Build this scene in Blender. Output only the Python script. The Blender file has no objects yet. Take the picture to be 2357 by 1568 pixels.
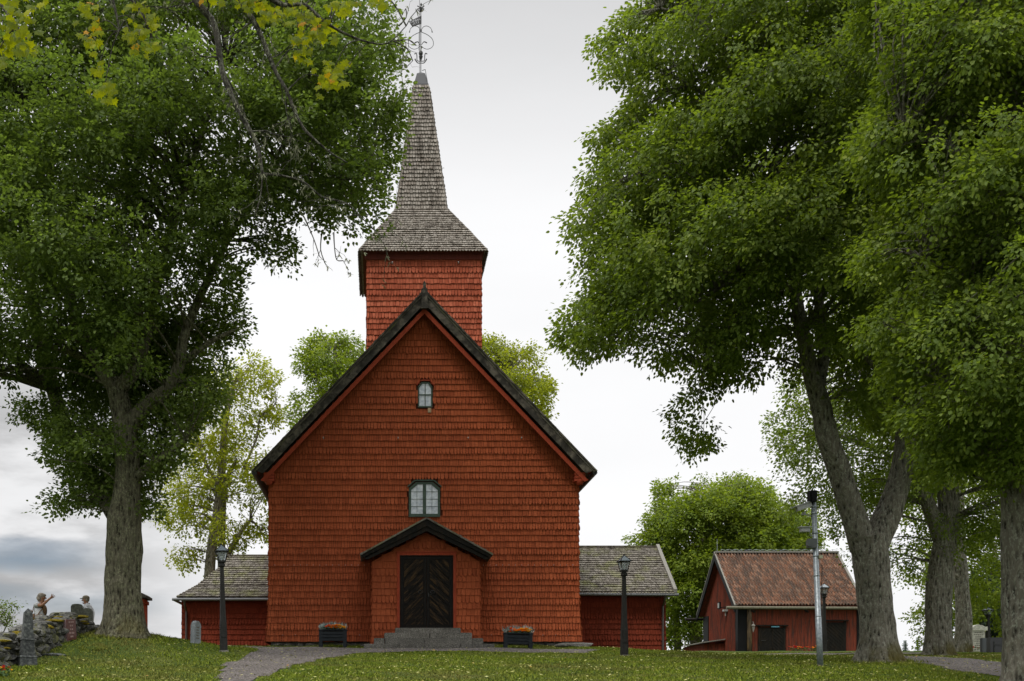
import bpy, bmesh, math, random
import numpy as np
from mathutils import Vector, Matrix
R = math.radians
SC = bpy.context.scene
COL = SC.collection
random.seed(7)

# ------------------------------------------------------------------ camera, sky, sun, exposure
F = 2647.0                      # focal length in units of the 2357-wide working picture
CX, CY = 872.0, 1620.0          # where the view axis meets that picture (perspective-corrected lens)
CAM = Vector((-1.48, -37.8, -2.03))
cd = bpy.data.cameras.new('camera'); cam = bpy.data.objects.new('camera', cd); COL.objects.link(cam)
cam.location = CAM; cam.rotation_euler = (R(90), 0, 0)
cd.sensor_width = 36.0; cd.lens = 36.0 * F / 2357.0
cd.shift_x = (1178.5 - CX) / 2357.0; cd.shift_y = (CY - 784.0) / 2357.0
cd.clip_start = 0.1; cd.clip_end = 2000
SC.camera = cam

SUN_EL, SUN_AZ = 58.0, 222.0     # azimuth clockwise from north (+Y)
w = bpy.data.worlds.new("World"); SC.world = w; w.use_nodes = True
nt = w.node_tree; nt.nodes.clear()
def wn(t, **k):
    n = nt.nodes.new(t)
    for a, b in k.items(): setattr(n, a, b)
    return n
out = wn('ShaderNodeOutputWorld'); bg = wn('ShaderNodeBackground'); bg.inputs[1].default_value = 0.1
sky = wn('ShaderNodeTexSky', sky_type='NISHITA', sun_disc=False, sun_elevation=R(SUN_EL), sun_rotation=R(SUN_AZ))
tc = wn('ShaderNodeTexCoord')
sep = wn('ShaderNodeSeparateXYZ'); nt.links.new(tc.outputs['Generated'], sep.inputs[0])
def wmath(op, a, b=None, c=None, clamp=False):
    n = wn('ShaderNodeMath', operation=op, use_clamp=clamp)
    for i, v in enumerate((a, b, c)):
        if v is None: continue
        if isinstance(v, (int, float)): n.inputs[i].default_value = v
        else: nt.links.new(v, n.inputs[i])
    return n.outputs[0]
def wss(v, a, b):
    n = wn('ShaderNodeMapRange', interpolation_type='SMOOTHSTEP'); nt.links.new(v, n.inputs[0])
    n.inputs[1].default_value = a; n.inputs[2].default_value = b
    return n.outputs[0]
mp = wn('ShaderNodeMapping'); mp.inputs['Scale'].default_value = (3.2, 3.2, 11.0); mp.inputs['Location'].default_value = (1.3, 0.4, 2.63)
nt.links.new(tc.outputs['Generated'], mp.inputs[0])
nz = wn('ShaderNodeTexNoise'); nz.inputs['Scale'].default_value = 1.6; nz.inputs['Detail'].default_value = 7; nz.inputs['Roughness'].default_value = 0.55
nt.links.new(mp.outputs[0], nz.inputs['Vector'])
mp2 = wn('ShaderNodeMapping'); mp2.inputs['Scale'].default_value = (1.5, 1.5, 5.0); mp2.inputs['Location'].default_value = (4.1, 2.4, 0.9)
nt.links.new(tc.outputs['Generated'], mp2.inputs[0])
nz2 = wn('ShaderNodeTexNoise'); nz2.inputs['Scale'].default_value = 1.5; nz2.inputs['Detail'].default_value = 5
nt.links.new(mp2.outputs[0], nz2.inputs['Vector'])
x_, y_, z_ = sep.outputs
# west (left) low sky: broken cloud with blue gaps; elsewhere an even pale overcast
west = wss(x_, -0.10, -0.26)
low = wss(z_, 0.36, 0.20)
brk = wmath('MULTIPLY', west, low)
# overcast luminance: bright band at mid height, greyer above, bright zenith and sunward side
gray_up = wss(z_, 0.36, 0.56)
lum = wmath('SUBTRACT', 0.97, wmath('MULTIPLY', gray_up, 0.27))
lum = wmath('ADD', lum, wmath('MULTIPLY', wss(z_, 0.60, 0.80), 2.3))
lum = wmath('ADD', lum, wmath('MULTIPLY', wss(y_, 0.25, -0.7), 0.15))
lum = wmath('ADD', lum, wmath('MULTIPLY', wmath('SUBTRACT', nz2.outputs[0], 0.5), 0.22))
dark = wmath('MULTIPLY', brk, wss(nz.outputs[0], 0.60, 0.38))
lum = wmath('SUBTRACT', lum, wmath('MULTIPLY', dark, 0.40))
lum = wmath('SUBTRACT', lum, wmath('MULTIPLY', brk, 0.10))
cl = wn('ShaderNodeCombineColor')
for i, k in enumerate((9.98, 10.0, 10.12)): nt.links.new(wmath('MULTIPLY', lum, k), cl.inputs[i])
zb = wmath('ADD', z_, wmath('MULTIPLY', wmath('SUBTRACT', nz.outputs[0], 0.5), 0.05))
band = wmath('ADD', wmath('MULTIPLY', wss(wmath('ABSOLUTE', wmath('SUBTRACT', zb, 0.122)), 0.022, 0.006), wss(x_, -0.20, -0.29)), wmath('MULTIPLY', wmath('MULTIPLY', wss(wmath('ABSOLUTE', wmath('SUBTRACT', zb, 0.082)), 0.016, 0.003), wss(x_, -0.14, -0.24)), 0.42))
gap = wmath('MULTIPLY', wmath('MULTIPLY', band, wss(nz2.outputs[0], 0.66, 0.40)), 0.8)
mx = wn('ShaderNodeMix', data_type='RGBA'); nt.links.new(gap, mx.inputs[0]); nt.links.new(cl.outputs[0], mx.inputs[6])
mul = wn('ShaderNodeMix', data_type='RGBA', blend_type='MULTIPLY'); mul.inputs[0].default_value = 1
nt.links.new(sky.outputs[0], mul.inputs[6]); mul.inputs[7].default_value = (0.42, 0.52, 0.62, 1)
nt.links.new(mul.outputs[2], mx.inputs[7])
nt.links.new(mx.outputs[2], bg.inputs[0]); nt.links.new(bg.outputs[0], out.inputs[0])

sl = bpy.data.lights.new('sun', 'SUN'); sl.energy = 1.9; sl.angle = R(16); sl.color = (1.0, 0.95, 0.88)
so = bpy.data.objects.new('sun', sl); COL.objects.link(so)
az, el = R(SUN_AZ), R(SUN_EL)
sd = Vector((math.sin(az) * math.cos(el), math.cos(az) * math.cos(el), math.sin(el)))
so.rotation_euler = (-sd).to_track_quat('-Z', 'Y').to_euler()
SC.view_settings.view_transform = 'Standard'; SC.view_settings.look = 'None'
SC.view_settings.exposure = 0.0; SC.view_settings.gamma = 1.0; SC.view_settings.use_curve_mapping = False

# ------------------------------------------------------------------ coordinates and terrain
def sst(a, b, x):
    t = np.clip((x - a) / (b - a), 0, 1); return t * t * (3 - 2 * t)
def G(x, y):
    x = np.asarray(x, float); y = np.asarray(y, float)
    yy = np.clip(y, -60, 60)
    z = -0.09 * np.log1p(np.exp(-yy)) - 0.10
    k = sst(4, 12, x)
    z = z - 0.30 * k * np.exp(-(y / 6.0) ** 2) + k * 0.46 * sst(0, 18, y)
    dx = np.where(x < -8.5, (x + 8.5) * 0.4, x + 8.5); dy = y + 7.3
    sy = np.where(dy > 0, np.where(x < -8.9, 1.2, 2.2), 2.4)
    z = z + 0.60 * np.exp(-(dx / 2.0) ** 2 / 2 - (dy / sy) ** 2 / 2)
    z = z - 7.0 * sst(32, 130, y)
    z = z - 1.2 * sst(-11, -20, x) * sst(-4, 6, y)
    z = z + 0.022 * np.sin(x * 1.7 + y * .6) * np.sin(y * 1.3 - x * .4) * sst(40, 20, np.abs(y))
    return z
def gz(x, y): return float(G(x, y))
def P(px, py, D):
    return Vector((CAM.x + (px - CX) * D / F, CAM.y + D, CAM.z + (CY - py) * D / F))
def hit(px, py, d0=15.0, d1=80.0):
    d = d0
    while d < d1:
        p = P(px, py, d)
        if gz(p.x, p.y) >= p.z: return Vector((p.x, p.y, gz(p.x, p.y)))
        d += 0.04
    p = P(px, py, 37.0); return Vector((p.x, p.y, gz(p.x, p.y)))

# ------------------------------------------------------------------ mesh helpers
class MB:
    def __init__(s): s.v = []; s.f = []; s.r = []
    def add(s, vs, fs, r=None):
        n = len(s.v); s.v.extend([tuple(a) for a in vs])
        if r is None: r = random.random()
        for f in fs: s.f.append(tuple(i + n for i in f)); s.r.append(r)
    def box(s, a, b, r=None):
        (x0, y0, z0), (x1, y1, z1) = a, b
        s.add([(x0,y0,z0),(x1,y0,z0),(x1,y1,z0),(x0,y1,z0),(x0,y0,z1),(x1,y0,z1),(x1,y1,z1),(x0,y1,z1)],
              [(3,2,1,0),(4,5,6,7),(0,1,5,4),(1,2,6,5),(2,3,7,6),(3,0,4,7)], r)
    def obox(s, c, X, Y, Z, r=None):      # centre and three half-axis vectors
        c, X, Y, Z = map(Vector, (c, X, Y, Z))
        v = [c+X*a+Y*b+Z*d for d in (-1,1) for b in (-1,1) for a in (-1,1)]
        s.add(v, [(2,3,1,0),(4,5,7,6),(0,1,5,4),(1,3,7,5),(3,2,6,7),(2,0,4,6)], r)
    def prism(s, poly, y0, y1, r=None):   # polygon in x,z pulled along y
        n = len(poly)
        v = [(x, y0, z) for x, z in poly] + [(x, y1, z) for x, z in poly]
        f = [tuple(range(n)), tuple(range(2*n-1, n-1, -1))] + [((i+1) % n, i, i+n, (i+1) % n + n) for i in range(n)]
        s.add(v, f, r)
    def poly3(s, pts, off, r=None):       # planar polygon given thickness by vector off
        n = len(pts); off = Vector(off)
        v = [Vector(p) for p in pts] + [Vector(p) + off for p in pts]
        f = [tuple(range(n)), tuple(range(2*n-1, n-1, -1))] + [((i+1) % n, i, i+n, (i+1) % n + n) for i in range(n)]
        s.add(v, f, r)
    def tube(s, pts, rad, seg=8, smooth=0, cap=True, noise=0.0, flare=None, r=None, nseed=0):
        pts = [Vector(p) for p in pts]; rad = list(rad) if hasattr(rad, '__len__') else [rad]*len(pts)
        if smooth:
            q = []; qr = []
            for i in range(len(pts)-1):
                p0 = pts[max(i-1,0)]; p1 = pts[i]; p2 = pts[i+1]; p3 = pts[min(i+2,len(pts)-1)]
                for k in range(smooth):
                    t = k/smooth
                    q.append(.5*((2*p1)+(p2-p0)*t+(2*p0-5*p1+4*p2-p3)*t*t+(3*p1-p0-3*p2+p3)*t**3)); qr.append(rad[i]*(1-t)+rad[i+1]*t)
            q.append(pts[-1]); qr.append(rad[-1]); pts, rad = q, qr
        n = len(s.v); T0 = (pts[1]-pts[0]).normalized()
        X = T0.orthogonal().normalized(); rr = random.random() if r is None else r
        for i, p in enumerate(pts):
            T = (pts[min(i+1,len(pts)-1)]-pts[max(i-1,0)]).normalized()
            X = (X - T*X.dot(T)).normalized(); Y = T.cross(X)
            for j in range(seg):
                a = 2*math.pi*j/seg; k = 1.0
                if noise: k += noise*(math.sin(3*a+i*.35+nseed)*.5+math.sin(5*a-i*.22+nseed*2)*.35+math.sin(i*.9+2*a+nseed)*.4+(random.random()-.5)*.5)
                if flare:
                    fl, fh = flare
                    k += fl*math.exp(-(p.z-pts[0].z)/fh)*(1+.45*math.sin(5*a+nseed)+.2*math.sin(3*a+1))
                s.v.append(tuple(p+(X*math.cos(a)+Y*math.sin(a))*rad[i]*k))
        for i in range(len(pts)-1):
            for j in range(seg):
                s.f.append((n+i*seg+j, n+i*seg+(j+1)%seg, n+(i+1)*seg+(j+1)%seg, n+(i+1)*seg+j)); s.r.append(rr)
        if cap:
            s.f.append(tuple(n+j for j in range(seg-1,-1,-1))); s.r.append(rr)
            m = n+(len(pts)-1)*seg; s.f.append(tuple(m+j for j in range(seg))); s.r.append(rr)
    def lathe(s, prof, c, seg=16, r=None):
        n = len(s.v); rr = random.random() if r is None else r; c = Vector(c)
        for (q, z) in prof:
            for j in range(seg):
                a = 2*math.pi*j/seg; s.v.append((c.x+q*math.cos(a), c.y+q*math.sin(a), c.z+z))
        for i in range(len(prof)-1):
            for j in range(seg):
                s.f.append((n+i*seg+j, n+i*seg+(j+1)%seg, n+(i+1)*seg+(j+1)%seg, n+(i+1)*seg+j)); s.r.append(rr)
        s.f.append(tuple(n+j for j in range(seg-1,-1,-1))); s.r.append(rr)
        m = n+(len(prof)-1)*seg; s.f.append(tuple(m+j for j in range(seg))); s.r.append(rr)
    def frust(s, c, a0, a1, z0, z1, b0=None, b1=None, r=None):  # square frustum
        b0 = a0 if b0 is None else b0; b1 = a1 if b1 is None else b1
        x, y = c[0], c[1]
        v = [(x-a0,y-b0,z0),(x+a0,y-b0,z0),(x+a0,y+b0,z0),(x-a0,y+b0,z0),(x-a1,y-b1,z1),(x+a1,y-b1,z1),(x+a1,y+b1,z1),(x-a1,y+b1,z1)]
        s.add(v, [(3,2,1,0),(4,5,6,7),(0,1,5,4),(1,2,6,5),(2,3,7,6),(3,0,4,7)], r)

ORG = {}
def meshobj(name, me, mats, parent):
    o = bpy.data.objects.new(name, me); COL.objects.link(o)
    for m in (mats if isinstance(mats, (list, tuple)) else [mats]): me.materials.append(m)
    if parent is not None: o.parent = parent
    return o
def obj(name, mb, mat, parent=None, smooth=False, rot=None):
    """mb is in world coordinates; children keep their root's base as origin"""
    org = ORG.get(parent.name if parent else None, Vector((0,0,0)))
    me = bpy.data.meshes.new(name)
    me.from_pydata([tuple(Vector(v)-org) for v in mb.v], [], mb.f); me.update()
    at = me.attributes.new('rnd', 'FLOAT', 'FACE'); at.data.foreach_set('value', np.array(mb.r, dtype=np.float32))
    if smooth: me.polygons.foreach_set('use_smooth', [True]*len(me.polygons))
    o = meshobj(name, me, mat, parent)
    ORG[o.name] = org
    return o
def tag(o, label=None, cat=None, group=None, kind=None):
    if label: o['label'] = label
    if cat: o['category'] = cat
    if group: o['group'] = group
    if kind: o['kind'] = kind
    return o
def thing(name, loc, label, cat, group=None):
    o = bpy.data.objects.new(name, None); COL.objects.link(o); o.location = loc; o.empty_display_size = 0.3
    ORG[o.name] = Vector(loc); return tag(o, label, cat, group)
def single(name, mb, mat, label, cat, group=None, smooth=False):
    vs = np.array(mb.v); c = Vector(((vs[:,0].min()+vs[:,0].max())/2, (vs[:,1].min()+vs[:,1].max())/2, vs[:,2].min()))
    me = bpy.data.meshes.new(name); me.from_pydata([tuple(Vector(v)-c) for v in mb.v], [], mb.f); me.update()
    at = me.attributes.new('rnd', 'FLOAT', 'FACE'); at.data.foreach_set('value', np.array(mb.r, dtype=np.float32))
    if smooth: me.polygons.foreach_set('use_smooth', [True]*len(me.polygons))
    o = meshobj(name, me, mat, None); o.location = c; ORG[o.name] = c
    return tag(o, label, cat, group)
def npmesh(name, V, faces, rnd, mat, parent=None, nper=4):
    """V (n,3) world verts, faces (m,nper) ints, rnd (m,)"""
    org = ORG.get(parent.name if parent else None, Vector((0,0,0)))
    V = V - np.array(org)[None]
    me = bpy.data.meshes.new(name); m = len(faces)
    me.vertices.add(len(V)); me.vertices.foreach_set('co', V.astype(np.float32).ravel())
    me.loops.add(m*nper); me.loops.foreach_set('vertex_index', faces.astype(np.int32).ravel())
    me.polygons.add(m); me.polygons.foreach_set('loop_start', np.arange(0, m*nper, nper, dtype=np.int32))
    try: me.polygons.foreach_set('loop_total', np.full(m, nper, dtype=np.int32))
    except Exception: pass
    me.update(calc_edges=True)
    at = me.attributes.new('rnd', 'FLOAT', 'FACE'); at.data.foreach_set('value', rnd.astype(np.float32))
    o = meshobj(name, me, mat, parent); ORG[o.name] = org
    return o
def copy_tree(o, parent=None):
    c = o.copy(); COL.objects.link(c); c.parent = parent
    for ch in list(o.children): copy_tree(ch, c)
    return c

# ------------------------------------------------------------------ materials
class M:
    def __init__(s, name, rough=0.7, spec=0.3):
        s.m = bpy.data.materials.new(name); s.m.use_nodes = True; s.t = s.m.node_tree
        s.b = s.t.nodes['Principled BSDF']; s.b.inputs['Roughness'].default_value = rough
        s.b.inputs['Specular IOR Level'].default_value = spec
        s.tc = s.t.nodes.new('ShaderNodeTexCoord')
    def n(s, t, **k):
        q = s.t.nodes.new(t)
        for a, b in k.items(): setattr(q, a, b)
        return q
    def l(s, a, b): s.t.links.new(a, b)
    def noise(s, scale, detail=4, rough=.5, sc=(1,1,1), loc=(0,0,0)):
        mp = s.n('ShaderNodeMapping'); mp.inputs['Scale'].default_value = sc; mp.inputs['Location'].default_value = loc
        src = s.tc.outputs['Object']
        if getattr(s, 'rot', None) is not None:
            m0 = s.n('ShaderNodeMapping'); m0.inputs['Rotation'].default_value = (0, s.rot, 0); s.l(src, m0.inputs[0]); src = m0.outputs[0]
        s.l(src, mp.inputs[0])
        q = s.n('ShaderNodeTexNoise'); q.inputs['Scale'].default_value = scale; q.inputs['Detail'].default_value = detail; q.inputs['Roughness'].default_value = rough
        s.l(mp.outputs[0], q.inputs['Vector']); return q.outputs[0]
    def voro(s, scale, sc=(1,1,1), feat='F1', outp='Distance'):
        mp = s.n('ShaderNodeMapping'); mp.inputs['Scale'].default_value = sc; s.l(s.tc.outputs['Object'], mp.inputs[0])
        q = s.n('ShaderNodeTexVoronoi', feature=feat); q.inputs['Scale'].default_value = scale
        s.l(mp.outputs[0], q.inputs['Vector']); return q.outputs[outp]
    def rnd(s):
        q = s.n('ShaderNodeAttribute'); q.attribute_name = 'rnd'; return q.outputs['Fac']
    def ramp(s, fac, stops):
        q = s.n('ShaderNodeValToRGB'); e = q.color_ramp.elements
        while len(e) < len(stops): e.new(0.5)
        for i, (p, c) in enumerate(stops): e[i].position = p; e[i].color = (*c, 1) if len(c) == 3 else c
        s.l(fac, q.inputs[0]); return q.outputs[0]
    def mix(s, fac, a, b, mode='MIX'):
        q = s.n('ShaderNodeMix', data_type='RGBA', blend_type=mode)
        for i, v in ((0, fac), (6, a), (7, b)):
            if isinstance(v, (int, float)): q.inputs[i].default_value = v
            elif isinstance(v, tuple): q.inputs[i].default_value = (*v, 1)
            else: s.l(v, q.inputs[i])
        return q.outputs[2]
    def mr(s, v, a, b, c=0., d=1.):
        q = s.n('ShaderNodeMapRange'); s.l(v, q.inputs[0])
        for i, k in enumerate((a, b, c, d)): q.inputs[i+1].default_value = k
        return q.outputs[0]
    def math(s, op, a, b):
        q = s.n('ShaderNodeMath', operation=op)
        for i, v in enumerate((a, b)):
            if isinstance(v, (int, float)): q.inputs[i].default_value = v
            else: s.l(v, q.inputs[i])
        return q.outputs[0]
    def col(s, c):
        if isinstance(c, tuple): s.b.inputs['Base Color'].default_value = (*c, 1)
        else: s.l(c, s.b.inputs['Base Color'])
        return s
    def bump(s, h, strength=.5, dist=.02):
        q = s.n('ShaderNodeBump'); q.inputs['Strength'].default_value = strength; q.inputs['Distance'].default_value = dist
        s.l(h, q.inputs['Height']); s.l(q.outputs[0], s.b.inputs['Normal']); return s

def m_shingle(name, dark, mid, light, streak=.35):
    m = M(name, .85, .15)
    c = m.ramp(m.rnd(), [(0, tuple(k*.25 for k in dark)), (.1, tuple(k*.25 for k in dark)), (.14, dark), (.55, mid), (1, light)])
    g = m.noise(9, 5, .6, (3, 3, .5))
    c = m.mix(streak, c, m.ramp(g, [(.3, (.35,.33,.32)), (.7, (1.25,1.22,1.2))]), 'MULTIPLY')
    big = m.noise(.35, 4, .6)
    c = m.mix(.55, c, m.ramp(big, [(.32, (.72,.72,.74)), (.66, (1.12,1.10,1.08))]), 'MULTIPLY')
    m.col(c).bump(g, .35, .01); return m.m
RED = m_shingle('red_painted_shingle', (.275,.060,.022), (.335,.078,.028), (.395,.096,.036))
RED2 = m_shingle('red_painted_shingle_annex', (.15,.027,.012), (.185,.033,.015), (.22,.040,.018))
REDT = m_shingle('red_painted_shingle_tower', (.25,.056,.026), (.33,.078,.038), (.43,.12,.064), .6)
def m_grey(name, dark, mid, light, moss=0.):
    m = M(name, .9, .12)
    c = m.ramp(m.rnd(), [(0, tuple(k*.25 for k in dark)), (.1, tuple(k*.25 for k in dark)), (.14, dark), (.5, mid), (1, light)])
    g = m.noise(14, 4, .6, (2, 2, .7))
    c = m.mix(.5, c, m.ramp(g, [(.3, (.35,.33,.3)), (.7, (1.3,1.3,1.3))]), 'MULTIPLY')
    st = m.noise(2.2, 5, .65, (2.6, 2.6, .25))
    c = m.mix(.75, c, m.ramp(st, [(.36, (.22,.20,.18)), (.52, (1,1,1))]), 'MULTIPLY')
    if moss:
        k = m.noise(1.7, 5, .6)
        c = m.mix(m.mr(k, .48, .66, 0, moss), c, (.16,.17,.05))
    m.col(c).bump(g, .4, .01); return m.m
SPIRE = m_grey('weathered_shingle', (.18,.155,.13), (.245,.22,.19), (.31,.285,.25))
GROOF = m_grey('weathered_roof_shingle', (.11,.098,.08), (.165,.15,.128), (.22,.203,.175), .5)
def m_wood(name, a, b, rough=.8, sc=(6,6,.7), spec=.2, worn=None, rot=None):
    m = M(name, rough, spec); m.rot = rot; g = m.noise(6, 6, .6, sc)
    c = m.ramp(g, [(.3, a), (.7, b)])
    if worn:
        k = m.noise(2.2, 6, .7, sc, (3,1,2)); c = m.mix(m.mr(k, .48, .62), c, worn)
    m.col(c).bump(g, .4, .01); return m.m
TAR = m_wood('tarred_board', (.016,.015,.012), (.055,.050,.042), .8, (1.2,1.2,1.2), .10, (.13,.115,.09))
TARB = m_wood('black_board', (.007,.007,.006), (.016,.015,.013), .7, (4,4,1), .1, (.024,.018,.012))
DOORM = {s_: m_wood('worn_black_door', (.004,.0036,.003), (.012,.010,.008), .6, (1.0,4,9), .10, (.065,.038,.016), R(44)*s_) for s_ in (-1,1)}
DOORF = m_wood('black_door_frame', (.005,.0045,.004), (.016,.013,.010), .6, (6,6,.8), .1)
DARK = M('black_paint', .6, .12).col((.006,.0065,.007)).m
REDW = m_wood('red_trim_board', (.21,.035,.014), (.34,.055,.022), .8)
REDW2 = m_wood('red_board_old', (.10,.024,.014), (.21,.048,.026), .85, (5,5,.4), .15, (.055,.028,.022))
GREY = m_wood('grey_board', (.13,.125,.11), (.27,.26,.23), .9)
GREEN = M('green_paint', .5, .35); GREEN.col(GREEN.ramp(GREEN.noise(8, 4, .6), [(.3, (.020,.042,.026)), (.7, (.045,.078,.050))])); GREEN = GREEN.m
gl = M('window_glass', .06, .9); gl.col(gl.mix(gl.mr(gl.noise(7, 4, .6), .35, .7), (.30,.35,.40), (.60,.65,.67))).bump(gl.noise(5, 2), .25, .02); GLASS = gl.m  # pale mottled base colour stands in for sky reflected in the panes
cg = M('lantern_glass', .05, .6).col((.75,.8,.82)); cg.b.inputs['Transmission Weight'].default_value = .85; cg.b.inputs['IOR'].default_value = 1.1; LGLASS = cg.m
METAL = M('galvanised_steel', .45, .5); METAL.col(METAL.ramp(METAL.noise(20, 4), [(.3, (.20,.23,.25)), (.7, (.36,.40,.42))])); METAL.b.inputs['Metallic'].default_value = .55; METAL = METAL.m
IRON = M('dark_iron', .5, .4).col((.022,.022,.021)).m
GUT = M('brown_gutter_metal', .4, .5).col((.055,.04,.036)).m
GUTG = M('grey_gutter_metal', .4, .5).col((.11,.115,.12)).m
LAMPM = M('dark_lamp_paint', .6, .15); LAMPM.col(LAMPM.ramp(LAMPM.noise(7, 5, .6, (5,5,.6)), [(.3, (.012,.012,.011)), (.7, (.032,.031,.028))])); LAMPM = LAMPM.m
WHITE = M('pale_plastic', .5, .2).col((.30,.31,.30)).m
BULB = M('clear_bulb', .1, .8).col((.8,.8,.75)).m
def m_stone(name, a, b, c, scale=60, moss=None, rough=.85):
    m = M(name, rough, .3); n = m.noise(scale, 3, .7); q = m.ramp(n, [(.3, a), (.5, b), (.68, c)])
    q = m.mix(.6, q, m.ramp(m.rnd(), [(0, (.62,.62,.62)), (1, (1.3,1.28,1.25))]), 'MULTIPLY')
    k = m.noise(2.5, 5, .65); q = m.mix(.7, q, m.ramp(k, [(.3, (.5,.5,.48)), (.65, (1.2,1.2,1.2))]), 'MULTIPLY')
    if moss: q = m.mix(m.mr(m.noise(3.2, 6, .7, loc=(5,2,1)), .52, .62), q, moss)
    m.col(q).bump(m.noise(scale*.5, 5, .7), .6, .02); return m.m
GRAN = m_stone('granite', (.045,.043,.036), (.135,.128,.112), (.29,.275,.245), 36)
FIELD = m_stone('lichened_fieldstone', (.028,.029,.027), (.085,.085,.078), (.18,.18,.16), 11, (.12,.12,.05))
DSTONE = m_stone('dark_gravestone', (.022,.024,.024), (.045,.05,.05), (.12,.13,.12), 16)
MSTONE = m_stone('mossy_gravestone', (.05,.052,.042), (.095,.10,.08), (.16,.17,.13), 14)
RSTONE = M('rough_pink_granite', .8, .3); RSTONE.col(RSTONE.ramp(RSTONE.noise(60, 3), [(.3, (.16,.10,.10)), (.7, (.34,.25,.25))])); RSTONE = RSTONE.m
RPOL = M('polished_red_granite', .25, .5).col((.10,.035,.028)).m
LSTONE = m_stone('light_grey_granite', (.13,.15,.16), (.21,.235,.25), (.30,.32,.33), 60)
WSTONE = m_stone('limestone', (.33,.33,.28), (.42,.42,.36), (.5,.5,.43), 20)
ENGR = M('engraved_mark', .8, .1).col((.14,.13,.11)).m
ENGL = M('pale_engraved_mark', .8, .1).col((.30,.20,.18)).m
MOSS = M('moss', 1, .05); MOSS.col(MOSS.ramp(MOSS.noise(16, 5, .7), [(.3, (.07,.050,.010)), (.7, (.24,.19,.02))])).bump(MOSS.noise(40, 4), .8, .03); MOSS = MOSS.m
def m_bark(name, a, b, lich, amt=.5, moss=0.):
    m = M(name, .95, .1)
    v = m.voro(9, (1.5,1.5,.34)); n = m.noise(14, 6, .7, (1.2,1.2,.35)); h = m.math('ADD', m.math('MULTIPLY', v, 1.2), n)
    c = m.ramp(m.mr(h, .50, 1.25), [(.12, tuple(k*.6 for k in a)), (.75, b)])
    k = m.noise(20, 5, .75, (1,1,.6), (2,3,4)); k2 = m.noise(1.3, 4, .6)
    c = m.mix(m.math('MULTIPLY', m.mr(k, .50, .58), m.mr(k2, .35, .6, amt*.4, amt)), c, lich)
    if moss:
        sp = m.n('ShaderNodeSeparateXYZ'); m.l(m.tc.outputs['Object'], sp.inputs[0])
        c = m.mix(m.math('MULTIPLY', m.mr(sp.outputs[2], 1.0, .1, 0, moss), m.mr(k2, .45, .6)), c, (.10,.085,.018))
    m.col(c).bump(h, 1.0, .12); return m.m
BOAK = m_bark('oak_bark', (.030,.026,.018), (.135,.125,.085), (.27,.28,.17), .9, .5)
BLIN = m_bark('linden_bark', (.040,.035,.027), (.20,.185,.145), (.37,.38,.30), .85, .9)
BMAP = m_bark('lichened_branch_bark', (.018,.016,.013), (.075,.070,.058), (.26,.27,.20), .8)
BPALE = m_bark('pale_bark', (.06,.052,.042), (.24,.215,.17), (.36,.35,.28), .7)
LICH = M('beard_lichen', 1, .05).col((.16,.165,.105)).m
def m_leaf(name, stops, trans=.35, tcol=(.16,.22,.02), rough=.55):
    m = M(name, rough, .18); c = m.ramp(m.rnd(), stops); m.col(c)
    tr = m.n('ShaderNodeBsdfTranslucent'); m.l(m.mix(.55, c, tcol), tr.inputs[0])
    ms = m.n('ShaderNodeMixShader'); ms.inputs[0].default_value = trans
    m.l(m.b.outputs[0], ms.inputs[1]); m.l(tr.outputs[0], ms.inputs[2])
    m.l(ms.outputs[0], m.t.nodes['Material Output'].inputs[0]); return m.m
LOAK = m_leaf('oak_leaf', [(0, (.046,.074,.019)), (.5, (.094,.138,.033)), (1, (.20,.255,.070))], .45, (.24,.36,.02))
LLIN = m_leaf('linden_leaf', [(0, (.048,.078,.013)), (.5, (.103,.150,.025)), (.86, (.20,.250,.042)), (.93, (.30,.34,.06)), (1, (.40,.42,.10))], .46, (.30,.42,.01))
LYEL = m_leaf('yellowing_leaf', [(0, (.070,.10,.010)), (.4, (.18,.22,.014)), (.8, (.32,.34,.020)), (1, (.36,.32,.04))], .5, (.42,.46,.01))
LBAK = m_leaf('background_leaf', [(0, (.055,.090,.012)), (.5, (.12,.175,.020)), (.9, (.24,.29,.035)), (1, (.34,.37,.06))], .45, (.32,.42,.01))
LMAP = m_leaf('maple_leaf', [(0, (.050,.085,.006)), (.5, (.12,.165,.006)), (.94, (.33,.34,.010)), (1, (.50,.22,.01))], .6, (.60,.62,.003))
LCON = m_leaf('spruce_needles', [(0, (.015,.03,.015)), (1, (.04,.07,.04))], .1)

# ------------------------------------------------------------------ ground
def grid_axis(segs):
    a = []
    for s0, s1, n in segs: a += list(np.linspace(s0, s1, n, endpoint=False))
    return np.array(a + [segs[-1][1]])
gx = grid_axis([(-500,-60,12),(-60,-22,14),(-22,26,120),(26,60,14),(60,500,12)])
gy = grid_axis([(-120,-40,10),(-40,-20,30),(-20,4,90),(4,30,30),(30,140,22),(140,900,10)])
XX, YY = np.meshgrid(gx, gy); ZZ = G(XX, YY)
V = np.stack([XX.ravel(), YY.ravel(), ZZ.ravel()], 1); nx = len(gx); ii = np.arange(len(gy)-1)[:,None]*nx + np.arange(nx-1)[None]
Fc = np.stack([ii, ii+1, ii+1+nx, ii+nx], -1).reshape(-1, 4)
m = M('lawn_soil', 1, .05)
c = m.ramp(m.noise(.5, 5, .6), [(.3, (.035,.055,.013)), (.5, (.055,.080,.018)), (.72, (.10,.105,.035))])
c = m.mix(.6, c, m.ramp(m.noise(30, 4, .7), [(.3, (.5,.5,.5)), (.7, (1.4,1.4,1.3))]), 'MULTIPLY'); m.col(c).bump(m.noise(45, 4, .7), .8, .03)
lawn = npmesh('ground', V, Fc, np.zeros(len(Fc)), m.m); tag(lawn, kind='structure'); lawn.data.polygons.foreach_set('use_smooth', [True]*len(Fc))

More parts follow.
